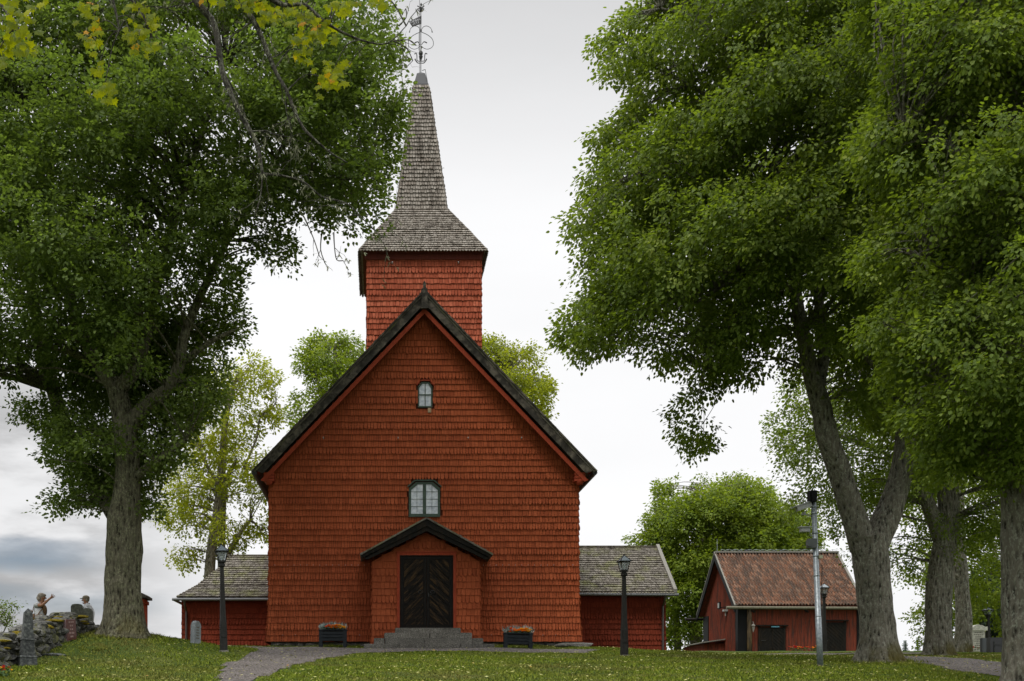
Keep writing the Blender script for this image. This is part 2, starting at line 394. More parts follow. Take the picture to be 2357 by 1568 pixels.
def inpoly(x, y, poly):
    x = np.asarray(x); y = np.asarray(y); r = np.zeros(x.shape, bool); n = len(poly); j = n-1
    for i in range(n):
        xi, yi = poly[i]; xj, yj = poly[j]
        with np.errstate(divide='ignore', invalid='ignore'):
            r ^= ((yi > y) != (yj > y)) & (x < (xj-xi)*(y-yi)/((yj-yi) if yj != yi else 1e-9)+xi)
        j = i
    return r
left_px = [(470,1600),(500,1568),(518,1530),(560,1514),(598,1500),(575,1491),(540,1487)]
low_px = [(1346,1505),(1260,1503),(1143,1501.5),(987,1499.5),(842,1503),(752,1515),(674,1532),(588,1566),(560,1600)]
pathA = [tuple(hit(a,b).xy) for a,b in left_px] + [(-6.6,-2.0),(-5.6,-1.1),(-4.6,-.9),(-3.0,-1.2),(-1.9,-2.0),(2.0,-2.2),(3.0,-2.6),(5.2,-3.4)] + [tuple(hit(a,b).xy) for a,b in low_px]
pathB = [tuple(hit(a,b).xy) for a,b in [(1975,1512),(2087,1511),(2169,1513),(2317,1526),(2420,1540),(2420,1580),(2305,1560),(2199,1545),(2093,1522),(1990,1518)]]
pathC = [(7.2,-1.3),(9,.8),(13,3.0),(18,4.5),(20.5,5.6),(20,6.6),(13,4.6),(8.6,1.8),(6.8,-.9)]
mg = M('gravel', .95, .15)
vc = mg.voro(38, outp='Color'); sep_ = mg.n('ShaderNodeSeparateColor'); mg.l(vc, sep_.inputs[0])
mg.col(mg.mix(.5, mg.ramp(sep_.outputs[0], [(0, (.040,.035,.032)), (.6, (.135,.120,.110)), (1, (.28,.255,.24))]), mg.ramp(mg.noise(1.2, 4), [(.3, (.6,.58,.56)), (.7, (1.1,1.08,1.05))]), 'MULTIPLY')).bump(mg.voro(38), .9, .03)
def drape(name, poly, mat, dz, step=.2):
    xs = [p[0] for p in poly]; ys = [p[1] for p in poly]
    ax = np.arange(min(xs), max(xs)+step, step); ay = np.arange(min(ys), max(ys)+step, step)
    X, Y = np.meshgrid(ax, ay); Z = G(X, Y)+dz; n = len(ax)
    q = np.arange(len(ay)-1)[:,None]*n + np.arange(n-1)[None]
    inside = inpoly(X[:-1,:-1]+step/2, Y[:-1,:-1]+step/2, poly)
    f = np.stack([q,q+1,q+1+n,q+n], -1)[inside]
    o = npmesh(name, np.stack([X.ravel(),Y.ravel(),Z.ravel()],1), f, np.zeros(len(f)), mat); tag(o, kind='structure'); return o
drape('gravel_path', pathA, mg.m, .012); drape('gravel_path', pathB, mg.m, .013); drape('gravel_path', pathC, mg.m, .014)

rng = np.random.default_rng(11)
def on_path(x, y): return inpoly(x, y, pathA) | inpoly(x, y, pathB) | inpoly(x, y, pathC)
def scatter(n, d0, d1, keep_path=None, pad=2.0, power=1.0):
    d = d0 + (d1-d0)*rng.random(n)**power
    px = -120 + (2357+240)*rng.random(n)
    x = CAM.x + (px-CX)*d/F; y = CAM.y + d
    ok = ~((np.abs(x) < 5.3) & (y > -.25)) & ~((np.abs(x) < 1.9) & (y > -1.4)) & ~((x > -9) & (x < 9.4) & (y > 6))
    if keep_path is not None:
        o = on_path(x, y); ok &= (o if keep_path else ~o)
    return x[ok], y[ok]
mgr = M('grass_blade', .8, .05)
gb = mgr.noise(.33, 5, .6); gc = mgr.ramp(mgr.rnd(), [(0, (.070,.105,.010)), (.5, (.14,.185,.018)), (.85, (.215,.240,.034)), (1, (.30,.26,.08))])
gc = mgr.mix(mgr.mr(gb, .48, .66, 0, .75), gc, (.14,.125,.042)); mgr.col(gc)
x, y = scatter(330000, 17.5, 44, False, power=.85)
nt0 = len(x); tx = []; ty = []
for (qx, qy, qr, qn) in [(-8.1,-7.8,.85,900),(10.35,-10.2,.75,900),(14.0,-18.6,.9,700),(16.8,-.3,.8,300),(-6.2,-6.5,.2,160),(5.2,-6.6,.2,160),(8.3,-11.4,.16,120),(-8.9,-13.6,.28,260),(-8.4,-10.0,.25,200),(-6.9,-5.6,.25,160)]:
    aa = rng.random(qn)*6.283; rr0 = qr*(1+.25*np.abs(rng.standard_normal(qn))); tx.append(qx+rr0*np.cos(aa)); ty.append(qy+rr0*np.sin(aa))
ux = rng.uniform(-5.2,9.4,2600); tx.append(ux); ty.append(np.where(ux < 5.1, -.16-.1*rng.random(2600), 6.1-.1*rng.random(2600)))
tx = np.concatenate(tx); ty = np.concatenate(ty); kk = ~((np.abs(tx) < 2.1) & (ty > -2.6) & (ty < .2)); x = np.concatenate([x, tx[kk]]); y = np.concatenate([y, ty[kk]])
n = len(x); z = G(x, y)
h = (.020+.026*rng.random(n)); h *= .75+.5*np.sin(x*2.3+1.3*np.sin(y*1.7))**2
h[nt0:] *= 2.2; a = rng.random(n)*2*np.pi; wd = .010+.010*rng.random(n); ln = .6*h*rng.standard_normal((2, n))
V = np.empty((n, 3, 3)); V[:,0] = np.stack([x-np.cos(a)*wd, y-np.sin(a)*wd, z-.01], 1); V[:,1] = np.stack([x+np.cos(a)*wd, y+np.sin(a)*wd, z-.01], 1)
V[:,2] = np.stack([x+ln[0], y+ln[1], z+h], 1)
rr = np.clip(rng.random(n)*.85+.15*(rng.random(n) < .08)*1.0+.0, 0, 1)
gr = npmesh('grass', V.reshape(-1,3), np.arange(3*n).reshape(-1,3), rr, mgr.m, nper=3); tag(gr, 'short green lawn grass', 'grass', kind='stuff')
ml = M('fallen_bract', .7, .2); ml.col(ml.ramp(ml.rnd(), [(0, (.22,.20,.05)), (.6, (.36,.35,.12)), (.95, (.46,.45,.2)), (1, (.45,.2,.03))]))
x, y = scatter(5000, 17.5, 40, None, power=.9)
n = len(x); z = G(x, y)+.035+.02*rng.random(n); z = np.where(on_path(x, y), z-.015, z)
L = .020+.028*rng.random(n); W = .005+.006*rng.random(n); a = rng.random(n)*2*np.pi; t = .55*rng.standard_normal(n)
ax_ = np.stack([np.cos(a)*L, np.sin(a)*L, np.sin(t)*L*.5], 1); bx = np.stack([-np.sin(a)*W, np.cos(a)*W, W*1.1*rng.random(n)], 1); c0 = np.stack([x,y,z],1)
V = np.stack([c0-ax_, c0+bx, c0+ax_, c0-bx], 1).reshape(-1,3)
fl = npmesh('fallen_leaves', V, np.arange(4*n).reshape(-1,4), rng.random(n), ml.m); tag(fl, 'pale fallen linden bracts lying on the lawn and path', 'leaves', kind='stuff')

# ------------------------------------------------------------------ shingles
def shingles(mb, O, U, Vd, ext, v0, v1, row=.205, w=(.055,.135), scal=4, scal0=0, thick=.043, skip=None, tip='round', jit=.006, g=.006, lift=None, slopes=None):
    """courses of shingles on the plane O + u*U + v*Vd; ext(v) -> (u0, u1); every scal-th course has shaped tips"""
    O, U, Vd = Vector(O), Vector(U), Vector(Vd); N = U.cross(Vd).normalized()
    if N.length == 0: return
    k = 0; v = v0
    while v < v1-.02:
        vt = min(v+row, v1); vm = (v+vt)/2; u0, u1 = ext(vm); shaped = scal and (k+scal0) % scal == 0
        lf = lift(v) if lift else 0.; lt = lift(vt) if lift else 0.
        e0 = ext(v); bot = v-(.045 if shaped else 0); run = 0; trn = random.random()
        u = u0-random.random()*.05
        while u < u1:
            ww = random.uniform(*w)
            if shaped: ww = max(ww, (w[0]+w[1])*.48)
            a, b = max(u, u0), min(u+ww, u1)
            if u+ww > u1-.03: b = u1
            u = b if b == u1 else u+ww
            if b-a < .015: continue
            if skip and skip((a+b)/2, vm): continue
            j = random.uniform(-jit, jit); t0 = thick*random.uniform(.8,1.2)*(1.25 if shaped else 1); t1 = thick*.2
            p = lambda uu, vv, nn: O+U*uu+Vd*vv+N*nn
            n0 = t0+lf; n1 = t1+lt; vb = bot+j; rnd_ = .15+.85*(random.random()*.75+trn*.25)
            if shaped:
                if tip == 'round': prof = [(0,.085),(.14,.038),(.5,0),(.86,.038),(1,.085)]
                elif tip == 'point': prof = [(0,.05),(.5,0),(1,.05)]
                else: prof = [(0,.02),(.5,0),(1,.02)]
            else: prof = [(0,random.uniform(0,.004)),(1,random.uniform(0,.004))]
            low = [(a+g+(b-a-2*g)*q, vb+dv) for q, dv in prof]
            fr = [p(uu, vv, n0) for uu, vv in low]; bk = [p(uu, vv, lf-.004) for uu, vv in low]
            tp = [p(b-g, vt+.02, n1), p(a+g, vt+.02, n1)]; tb = [p(b-g, vt+.02, lt-.004), p(a+g, vt+.02, lt-.004)]
            m_ = len(low); vs = fr+tp+bk+tb; q = m_+2
            fs = [tuple(range(m_))+(m_, m_+1)]
            for i in range(m_-1): fs.append((i, q+i, q+i+1, i+1))
            fs += [(m_-1, q+m_-1, q+m_, m_), (m_+1, q+m_+1, q, 0)]
            mb.add(vs, fs, rnd_)
        v += row; k += 1

CH = thing('church', (0,0,-.1), 'tall red shingled wooden church with a steep gable and a grey shingled spire', 'church')
HW, EZ = 5.08, 5.83        # half width, height where the roof plane meets the side wall
SL = (11.33-5.55)/5.50     # roof slope
APZ = 11.33
flare = lambda v: .13*math.exp(-max(v,0)/.75)
lo = lambda x: APZ-.42-abs(x)*SL   # underside line of the roof at the gable wall
WIN = [(-.494,.530,4.13,5.25), (-.195,.277,7.70,8.53)]
def skipw(u, v):
    for a, b, c, d in WIN:
        if a-.02 < u < b+.02 and c-.10 < v < d+.07 and not (v > d-.16 and (u < a+.05 or u > b-.05)): return True
    return False
wb = MB()
wall = [(-HW,0),(HW,0),(HW,EZ-.45),(0,APZ-.42),(-HW,EZ-.45)]
wb.prism(wall, .0, .12, 0)
wb.prism([(-HW,0),(HW,0),(HW,EZ-.45),(0,APZ-.42),(-HW,EZ-.45)], 18.9, 19.0)
wb.box((-HW,.12,0),(-HW+.1,18.9,EZ-.45)); wb.box((HW-.1,.12,0),(HW,18.9,EZ-.45))
def extF(v):
    top = (APZ-.42-v)/SL; e = HW+flare(v)*.8
    return (-min(e, top), min(e, top))
shingles(wb, (0,0,0), (1,0,0), (0,0,1), extF, 0.0, APZ-.6, row=.2065, skip=skipw, scal0=2, lift=flare)
sx = lambda v: (-.0, 18.95)
shingles(wb, (-HW,19,0), (0,-1,0), (0,0,1), lambda v: (0,19), 0, EZ-.5, row=.2065, w=(.09,.18), scal0=2, lift=flare)
shingles(wb, (HW,0,0), (0,1,0), (0,0,1), lambda v: (0,19), 0, EZ-.5, row=.2065, w=(.09,.18), scal0=2, lift=flare)
church_wall = obj('wall', wb, RED, CH)
# roof slabs and shingles
rf = MB(); NX = math.cos(math.atan(SL)); NZ = math.sin(math.atan(SL)); LEN = 5.62/NX
for s_ in (-1, 1):
    Vup = Vector((-s_*NX, 0, NZ)); foot = Vector((s_*5.56, 0, APZ+.05-5.56*SL)); nrm = Vector((s_*NZ, 0, NX))
    rf.obox(foot+Vup*(LEN/2-.03)+Vector((0,9.3,0))-nrm*.05, Vup*(LEN/2-.02), Vector((0,9.85,0)), nrm*.04)
    O = foot+Vector((0,-.55,0)) if s_ < 0 else foot+Vector((0,19.1,0))
    Ud = Vector((0,-1,0)) if s_ < 0 else Vector((0,1,0))
    O = foot+Vector((0,19.15 if s_ < 0 else -.55,0))
    shingles(rf, O, Ud, Vup, lambda v: (0,19.7), -.04, LEN-.05, row=.24, w=(.12,.24), scal=0, thick=.03)
rf.box((-.1,-.5,APZ+.02),(.1,19.1,APZ+.1))
roof = obj('roof', rf, GROOF, CH)
# bargeboards (two), inner red trim, finial
for s_ in (-1, 1):
    b = MB()
    d = Vector((s_*NX,0,-NZ)); nr = Vector((s_*NZ,0,NX)); L = 5.50/NX
    c0 = Vector((0,-.53,APZ))
    b.poly3([c0, c0+d*L, c0+d*L-nr*.18+d*-.06, c0+d*(L-.12)-nr*.27, c0-Vector((0,0,.27/NX))], (0,.05,0))
    b.obox(c0+d*(L/2)+nr*.02+Vector((0,-.02,0)), d*(L/2), (0,.05,0), nr*.025)
    obj('bargeboard', b, TAR, CH)
    b = MB(); c1 = Vector((0,-.44,APZ-.34/NX))
    b.poly3([c1, c1+d*(L-.25), c1+d*(L-.3)-nr*.13, c1-Vector((0,0,.13/NX))], (0,.06,0))
    b.poly3([c1+Vector((0,.06,.3/NX)), c1+Vector((0,.06,.3/NX))+d*(L-.1), c1+Vector((0,.06,.26/NX))+d*(L-.1), c1+Vector((0,.06,.26/NX))], (0,.42,0))
    xx = s_*(HW-.02); zz = EZ-.50
    for k in range(3): b.box((xx-.17, -.42+.0*k, zz-.02+.10*k-.1),(xx+.17, -.02, zz+.06+.10*k-.1)); 
    b.lathe([(.0,-.12),(.09,-.11),(.12,-.05),(.13,0)], (xx,-.33,zz-.12), 10)
    obj('trim_board', b, REDW, CH)
    g = MB(); gxp = s_*5.53; gzp = APZ-5.56*SL-.02
    g.tube([(gxp,-.52,gzp),(gxp,19.1,gzp)], .08, 10); obj('gutter', g, IRON, CH)
f = MB()
f.prism([(-.10,10.78),(.10,10.78),(.10,11.22),(.06,11.36),(.075,11.40),(.045,11.44),(.05,11.56),(0,11.66),(-.05,11.56),(-.045,11.44),(-.075,11.40),(-.06,11.36),(-.10,11.22)], -.62,-.53)
f.box((-.12,-.63,10.76),(.12,-.52,10.80)); obj('gable_finial', f, TAR, CH)
# windows
def chamfer(x0, x1, z0, z1, cx_, cz_): return [(x0,z0),(x1,z0),(x1,z1-cz_),(x1-cx_,z1),(x0+cx_,z1),(x0,z1-cz_)]
def ringp(mb, outer, inner, y0, y1):
    n = len(outer)
    for i in range(n):
        j = (i+1) % n; mb.prism([outer[i], outer[j], inner[j], inner[i]], y0, y1)
for wi, (a, b, c, d) in enumerate(WIN):
    big = wi == 0; fw = .075 if big else .045; cxx = .23*(b-a); czz = .18*(d-c)
    W = MB(); o_ = chamfer(a,b,c,d,cxx,czz); i_ = chamfer(a+fw,b-fw,c+fw,d-fw,cxx*.93,czz*.93); ringp(W, o_, i_, -.055, .0)
    mc = (a+b)/2
    if big: W.box((mc-.055,-.058,c+fw),(mc+.055,-.002,d-fw)); W.box((a-.01,-.085,c-.03),(b+.01,-.002,c+.005))
    else: W.box((mc-.013,-.05,c+fw),(mc+.013,-.002,d-fw)); zc = (c+d)/2; W.box((a+fw,-.052,zc-.015),(b-fw,-.004,zc+.015))
    wo = obj('window', W, GREEN, CH)
    gp = MB(); gp.prism(i_, -.022, -.012); obj('pane', gp, GLASS, wo)
    mu = MB()
    if big:
        for k in (1,2,3):
            zc = c+fw+(d-c-2*fw)*k/4
            mu.box((a+fw,-.034,zc-.006),(mc-.055,-.022,zc+.006)); mu.box((mc+.055,-.034,zc-.006),(b-fw,-.022,zc+.006))
        for xc in ((a+fw+mc-.055)/2, (b-fw+mc+.055)/2): mu.box((xc-.006,-.036,c+fw),(xc+.006,-.023,d-fw-.02))
        obj('glazing_bar', mu, GREEN, wo)
    hd = MB(); t = .035
    oo = chamfer(a-.03,b+.03,c,d+.03,cxx,czz)
    for p_, q_ in ((2,3),(3,4),(4,5)):
        A = Vector((oo[p_][0],-.1,oo[p_][1])); B = Vector((oo[q_][0],-.1,oo[q_][1])); dd = (B-A).normalized(); nn = Vector((-dd.z,0,dd.x)); nn = nn if nn.z > 0 else -nn
        hd.poly3([A-dd*.0, B, B+nn*t, A+nn*t], (0,.1,0))
    obj('window_hood', hd, GREEN if big else REDW, wo)
pb = MB(); pb.box((.13,-.06,7.53),(.24,-.03,7.68)); obj('patch_board', pb, m_wood('bare_board', (.3,.2,.12), (.45,.33,.2)), CH)
# foundation stones
def rock(mb, c, s, seed=None, flat=1., sub=2, r=None):
    global _ico
    if '_ico' not in globals(): _ico = {}
    if sub not in _ico:
        b = bmesh.new(); bmesh.ops.create_icosphere(b, subdivisions=sub, radius=1); b.verts.ensure_lookup_table()
        _ico[sub] = (np.array([v.co[:] for v in b.verts]), [tuple(v.index for v in f.verts) for f in b.faces]); b.free()
    dv, ff = _ico[sub]; n = 11
    pl = rng.standard_normal((n,3)); pl /= np.linalg.norm(pl, axis=1)[:,None]; hh = .72+.3*rng.random(n)
    dt = dv@pl.T; rad = np.min(np.where(dt > .15, hh[None]/np.maximum(dt,.15), 1.25), axis=1)
    v = dv*rad[:,None]*np.array(s)[None]; mb.add(v+np.array(c)[None], ff, r)
fd = MB()
for s_ in (0,):
    xk = -5.0
    while xk < 5.1:
        ww = random.uniform(.25,.6)
        if abs(xk) > 1.6: rock(fd, (xk+ww/2,.12,-.12), (ww*.55,.22,.115))
        xk += ww
fd.box((-HW+.05,.1,-.4),(HW-.05,18.9,0.02)); obj('foundation', fd, GRAN, CH)
# ---- tower
TX, TY, TH = .157, 3.7, 2.05
tw = MB(); tw.box((TX-TH,TY,7.5),(TX+TH,TY+2*TH,14.2), 0)
wav = lambda v: .02+.02*math.sin(v*1.1)
for O, U in (((TX,TY,0),(1,0,0)), ((TX-TH,TY+TH,0),(0,-1,0)), ((TX+TH,TY+TH,0),(0,1,0)), ((TX,TY+2*TH,0),(-1,0,0))):
    shingles(tw, O, U, (0,0,1), lambda v: (-TH-.03,TH+.03), 8.0, 14.1, row=.205, w=(.07,.15), scal0=1, thick=.042, jit=.01)
tower = obj('tower_wall', tw, REDT, CH)
cc = MB(); cxy = (.13, 5.75)
cc.frust(cxy, 2.12, 2.12, 13.98, 14.2); 
for (zz, hh_) in ((14.2,2.17),): cc.frust(cxy, 2.13, 2.235, 14.2, 14.30)
obj('cornice', cc, m_wood('dark_red_board', (.07,.015,.010), (.12,.025,.015)), CH)
sp = MB(); SPX, SPY = .11, 5.75
prof = [(2.27,14.29),(1.65,15.25),(1.19,15.94),(.93,16.33),(.27,21.27)]
sp.frust((SPX,SPY), 2.24, 2.24, 14.26, 14.32)
for (h0,z0),(h1,z1) in zip(prof[:-1], prof[1:]):
    sp.frust((SPX,SPY), h0-.05, h1-.05, z0, z1, r=0)
    L = math.hypot(h0-h1, z1-z0); low = z1 < 17
    for ang in range(4):
        ca, sa = round(math.cos(ang*math.pi/2)), round(math.sin(ang*math.pi/2))
        U = Vector((ca,sa,0)); outw = Vector((sa,-ca,0)); O = Vector((SPX,SPY,z0))+outw*(h0-.01)
        Vu = ((Vector((SPX,SPY,z1))+outw*h1)-(Vector((SPX,SPY,z0))+outw*h0)).normalized()
        ex = (lambda h0, h1, L: (lambda v: (-(h0+(h1-h0)*v/L)-.01, (h0+(h1-h0)*v/L)+.01)))(h0, h1, L)
        if low: shingles(sp, O, U, Vu, ex, -.02, L, row=.125 if z0 < 16.3 else .12, w=(.07,.14), scal=0, thick=.055, jit=.004, g=.005)
        else: shingles(sp, O, U, Vu, ex, 0, L, row=.157, w=(.06,.13), scal=1, thick=.055, tip='soft', jit=.014, g=.008)
        if z0 < 14.4: shingles(sp, O-Vu*.03+outw*.012, U, Vu, lambda v: (-2.28,2.28), -.05, .06, row=.11, w=(.11,.12), scal=1, thick=.02, tip='point')
spire = obj('spire', sp, SPIRE, CH)
cp = MB(); cp.frust((SPX,SPY), .285, .285, 21.24, 21.30); cp.frust((SPX,SPY), .27, .155, 21.30, 21.76); cp.frust((SPX,SPY), .155, .04, 21.76, 21.86)
cp.tube([(SPX+.05,SPY-.05,21.92),(SPX+.16,SPY-.16,21.9),(SPX+.19,SPY-.2,21.7),(SPX+.24,SPY-.26,21.4)], .013, 6)
obj('spire_cap', cp, M('lead_sheet', .55, .4).col((.045,.047,.05)).m, CH)
lw = MB()
pts = []
for k in range(9):
    t = k/8; zz = 21.2+(16.3-21.2)*t; hh_ = .27+(.93-.27)*t; pts.append(Vector((SPX-hh_-.13, SPY-.0, zz)))
    lw.tube([(SPX-hh_+.05,SPY,zz),(SPX-hh_-.14,SPY,zz+.01)], .012, 5)
pts += [Vector((SPX-1.5,SPY,15.7)),Vector((SPX-2.33,SPY,14.3))]
lw.tube(pts, .008, 5); lw.tube([(SPX+.7,SPY-.5,18.0),(SPX+.86,SPY-.5,18.03)], .012, 5)
ZINC = M('zinc', .4, .5).col((.35,.35,.35)).m
def ins(a_, b_, r_): q_ = MB(); q_.tube([a_, b_], r_, 6); obj('insulator', q_, ZINC, CH)
for xx in (-1.05, 1.33): ins((xx+TX-.1,TY,13.85),(xx+TX-.1,TY-.12,13.87), .022)
for xx in (-3.3,-.85,1.45,3.2): ins((xx,-.02,6.68),(xx,-.12,6.70), .02)
for k in range(16):
    for s_ in (-1,1):
        xx = s_*(1.95+k*.21)
        if abs(xx) < 5: ins((xx,-.05,2.52),(xx,-.085,2.52), .011); 
        if abs(xx) < 5 and k % 2: ins((xx+.05,-.12,.22),(xx+.05,-.19,.22), .010)
obj('lightning_wire', lw, M('zinc', .4, .5).col((.35,.35,.35)).m, CH)
# weather vane
VZ = lambda yz: 21.85+(1310-yz)*.00211
VX = lambda xz: SPX+(xz-585)*.00211
vn = MB(); vy = SPY
vn.tube([(SPX,vy,21.8),(SPX,vy,VZ(80))], .016, 8); vn.tube([(VX(560),vy,21.8),(VX(562),vy,VZ(-120))], .008, 6); vn.tube([(VX(552),vy,VZ(900)),(VX(556),vy,VZ(590))], .012, 6)
def cur(pl, r0=.012, r1=.010): vn.tube([(VX(a),vy,VZ(b)) for a,b in pl], [r0+(r1-r0)*i/(len(pl)-1) for i in range(len(pl))], 6, smooth=4)
for mir in (1,-1):
    Q = lambda L: [(585+mir*(a-585), b) for a, b in L]
    cur(Q([(600,575),(602,520),(640,475),(700,465),(760,500),(790,560)])); cur(Q([(780,540),(790,577)]), .012, .025)
    cur(Q([(600,575),(700,620),(785,690),(812,780),(785,845),(710,880),(640,862),(600,825)]))
    cur(Q([(600,800),(640,748),(695,768)]), .012, .024)
    cur(Q([(592,1095),(650,1085),(655,1000),(668,955),(700,968)]), .014, .02)
    cur(Q([(592,1130),(640,1127),(675,1085),(690,1055)]), .014, .024)
    cur(Q([(590,215),(625,190),(640,150)]), .010, .018); cur(Q([(590,140),(620,118),(648,104)]), .012, .02)
vn.lathe([(.02,VZ(1090)-VZ(1090)),(.03,.03),(.075,.15),(.075,.17),(.045,.18),(.08,.26),(.075,.33),(.03,.39),(.02,.41)], (SPX,vy,VZ(1090)), 12)
vn.lathe([(.02,0),(.05,.04),(.075,.15),(.03,.17)], (SPX+.01,vy,VZ(215)), 10); vn.lathe([(.02,0),(.04,.06),(.012,.12)], (SPX+.01,vy,VZ(105)), 8)
vane = obj('weather_vane', vn, IRON, CH)
def text_mesh(s, size, thick):
    cu = bpy.data.curves.new('t', 'FONT'); cu.body = s; cu.size = size; cu.extrude = thick; cu.align_x = 'CENTER'; cu.align_y = 'CENTER'
    o = bpy.data.objects.new('t', cu); COL.objects.link(o); bpy.context.view_layer.update()
    me = bpy.data.meshes.new_from_object(o.evaluated_get(bpy.context.evaluated_depsgraph_get()))
    bpy.data.objects.remove(o); return me
def apply_mods(o):
    bpy.context.view_layer.update()
    return bpy.data.meshes.new_from_object(o.evaluated_get(bpy.context.evaluated_depsgraph_get()))
fg = MB(); pz = [(VX(597),VZ(278)),(VX(597),VZ(425)),(VX(430),VZ(478)),(VX(372),VZ(385))]
fg.poly3([(a,vy-.006,b) for a,b in pz], (0,.012,0)); fo = obj('vane_flag', fg, IRON, vane)
try:
    tmp = []
    for s_, xz, yz, sz in (('ANNO', 487, 368, .125), ('1735', 497, 412, .12)):
        me = text_mesh(s_, sz, .05); co = np.array([v.co[:] for v in me.vertices]); 
        sh = math.tan(R(17)); cx0, cz0 = VX(xz)-ORG[CH.name].x, VZ(yz)-ORG[CH.name].z
        for v in me.vertices:
            a, b, c_ = v.co; v.co = (cx0-a, vy+c_, cz0+b-a*sh)   # lettering read from behind, so mirrored here
        me.update()
        t = bpy.data.objects.new('t', me); COL.objects.link(t); t.location = CH.location; t.location.y = 0; tmp.append(t)
        md = fo.modifiers.new('b', 'BOOLEAN'); md.object = t; md.operation = 'DIFFERENCE'; md.solver = 'EXACT'
    me = apply_mods(fo); fo.modifiers.clear(); fo.data = me
    for t in tmp: bpy.data.objects.remove(t)
except Exception as e: print('flag', e)

# ---- porch
po = MB(); PY = -1.2; DX0, DX1, DZ0, DZ1 = -.785, .857, .36, 2.66; pl_ = lambda x: 3.46-abs(x)*.552
po.prism([(-1.68,-.35),(-.785,-.35),(-.785,2.66),(.857,2.66),(.857,-.35),(1.72,-.35),(1.72,2.5),(.02,3.42),(-1.68,2.5)], PY, PY+.06, .55)
po.box((-1.68,PY+.06,-.35),(-1.62,-.02,2.5)); po.box((1.66,PY+.06,-.35),(1.72,-.02,2.5))
pfl = lambda v: .07*math.exp(-max(v+.3,0)/.6)
def extP(v):
    t = max((3.38-v)/.552, .0); e = 1.70+pfl(v); return (-min(e,t), min(e,t))
shingles(po, (.02,PY,0), (1,0,0), (0,0,1), extP, -.30, 3.3, row=.215, w=(.09,.17), scal0=1, lift=pfl, thick=.042,
         skip=lambda u, v: (DX0-.13 < u < DX1+.10 and v < DZ1+.12) or (abs(u) < 1.15 and v < .15) or (abs(u)<1.45 and v < -.02))
shingles(po, (-1.68,0,0), (0,-1,0), (0,0,1), lambda v: (.05,1.2), -.30, 2.5, row=.215, w=(.1,.18), scal0=1, lift=pfl)
shingles(po, (1.72,PY,0), (0,1,0), (0,0,1), lambda v: (0,1.15), -.30, 2.5, row=.215, w=(.1,.18), scal0=1, lift=pfl)
porch = obj('porch', po, RED, CH)
pr = MB()
for s_ in (-1,1):
    d = Vector((s_,0,-.552)).normalized(); nn = Vector((s_*.552,0,1)).normalized(); a0 = Vector((.02,-.75,3.80))
    pr.obox(a0+d*1.19+nn*.0+Vector((0,-.12,0)), d*1.19, (0,.86,0), nn*.022)
    O = a0+d*2.36+nn*.02; Ud = Vector((0,-1,0)) if s_ < 0 else Vector((0,1,0)); O.y = (0 if s_ < 0 else -1.72)
    shingles(pr, O, Ud, -d, lambda v: (0,1.7), 0, 2.33, row=.22, w=(.1,.2), scal=0, thick=.02)
obj('porch_roof', pr, GROOF, porch)
for s_ in (-1,1):
    b = MB(); d = Vector((s_,0,-.552)).normalized(); nn = Vector((s_*.552,0,1)).normalized(); vup = Vector((0,0,1))
    a0 = Vector((.02,-1.68,3.77))
    b.poly3([a0, a0+d*2.37, a0+d*2.30-vup*.10, a0-vup*.22], (0,.06,0))
    a1 = a0+Vector((0,.045,-.2)); b.poly3([a1, a1+d*2.28+vup*.08, a1+d*2.12-vup*.10+vup*.06, a1-vup*.17], (0,.05,0))
    b.poly3([a1+vup*.10, a1+d*2.2+vup*.10, a1+d*2.2+vup*.05, a1+vup*.05], (0,.45,0))
    obj('bargeboard', b, TARB, porch)
df = MB(); fw = .085
df.box((DX0-.12,PY-.065,DZ0),(DX0-.03,PY-.0,DZ1+.12)); df.box((DX1+.03,PY-.065,DZ0),(DX1+.12,PY,DZ1+.12)); df.box((DX0-.03,PY-.065,DZ1+.03),(DX1+.03,PY,DZ1+.12))
df.box((DX0-.14,PY-.085,DZ1+.12),(DX1+.14,PY-.0,DZ1+.145)); obj('door_frame', df, REDW, porch)
df2 = MB()
df2.box((DX0-.03,PY-.055,DZ0),(DX0,PY+.03,DZ1+.03)); df2.box((DX1,PY-.055,DZ0),(DX1+.03,PY+.03,DZ1+.03)); df2.box((DX0,PY-.055,DZ1),(DX1,PY+.03,DZ1+.03))
obj('door_frame', df2, TARB, porch)
def clip_poly(poly, a, b, c):   # keep a*x+b*z <= c
    outp = []
    for i in range(len(poly)):
        p, q = poly[i], poly[(i+1) % len(poly)]; fp, fq = a*p[0]+b*p[1]-c, a*q[0]+b*q[1]-c
        if fp <= 0: outp.append(p)
        if fp*fq < 0: t = fp/(fp-fq); outp.append((p[0]+(q[0]-p[0])*t, p[1]+(q[1]-p[1])*t))
    return outp
dm = (DX0+DX1)/2
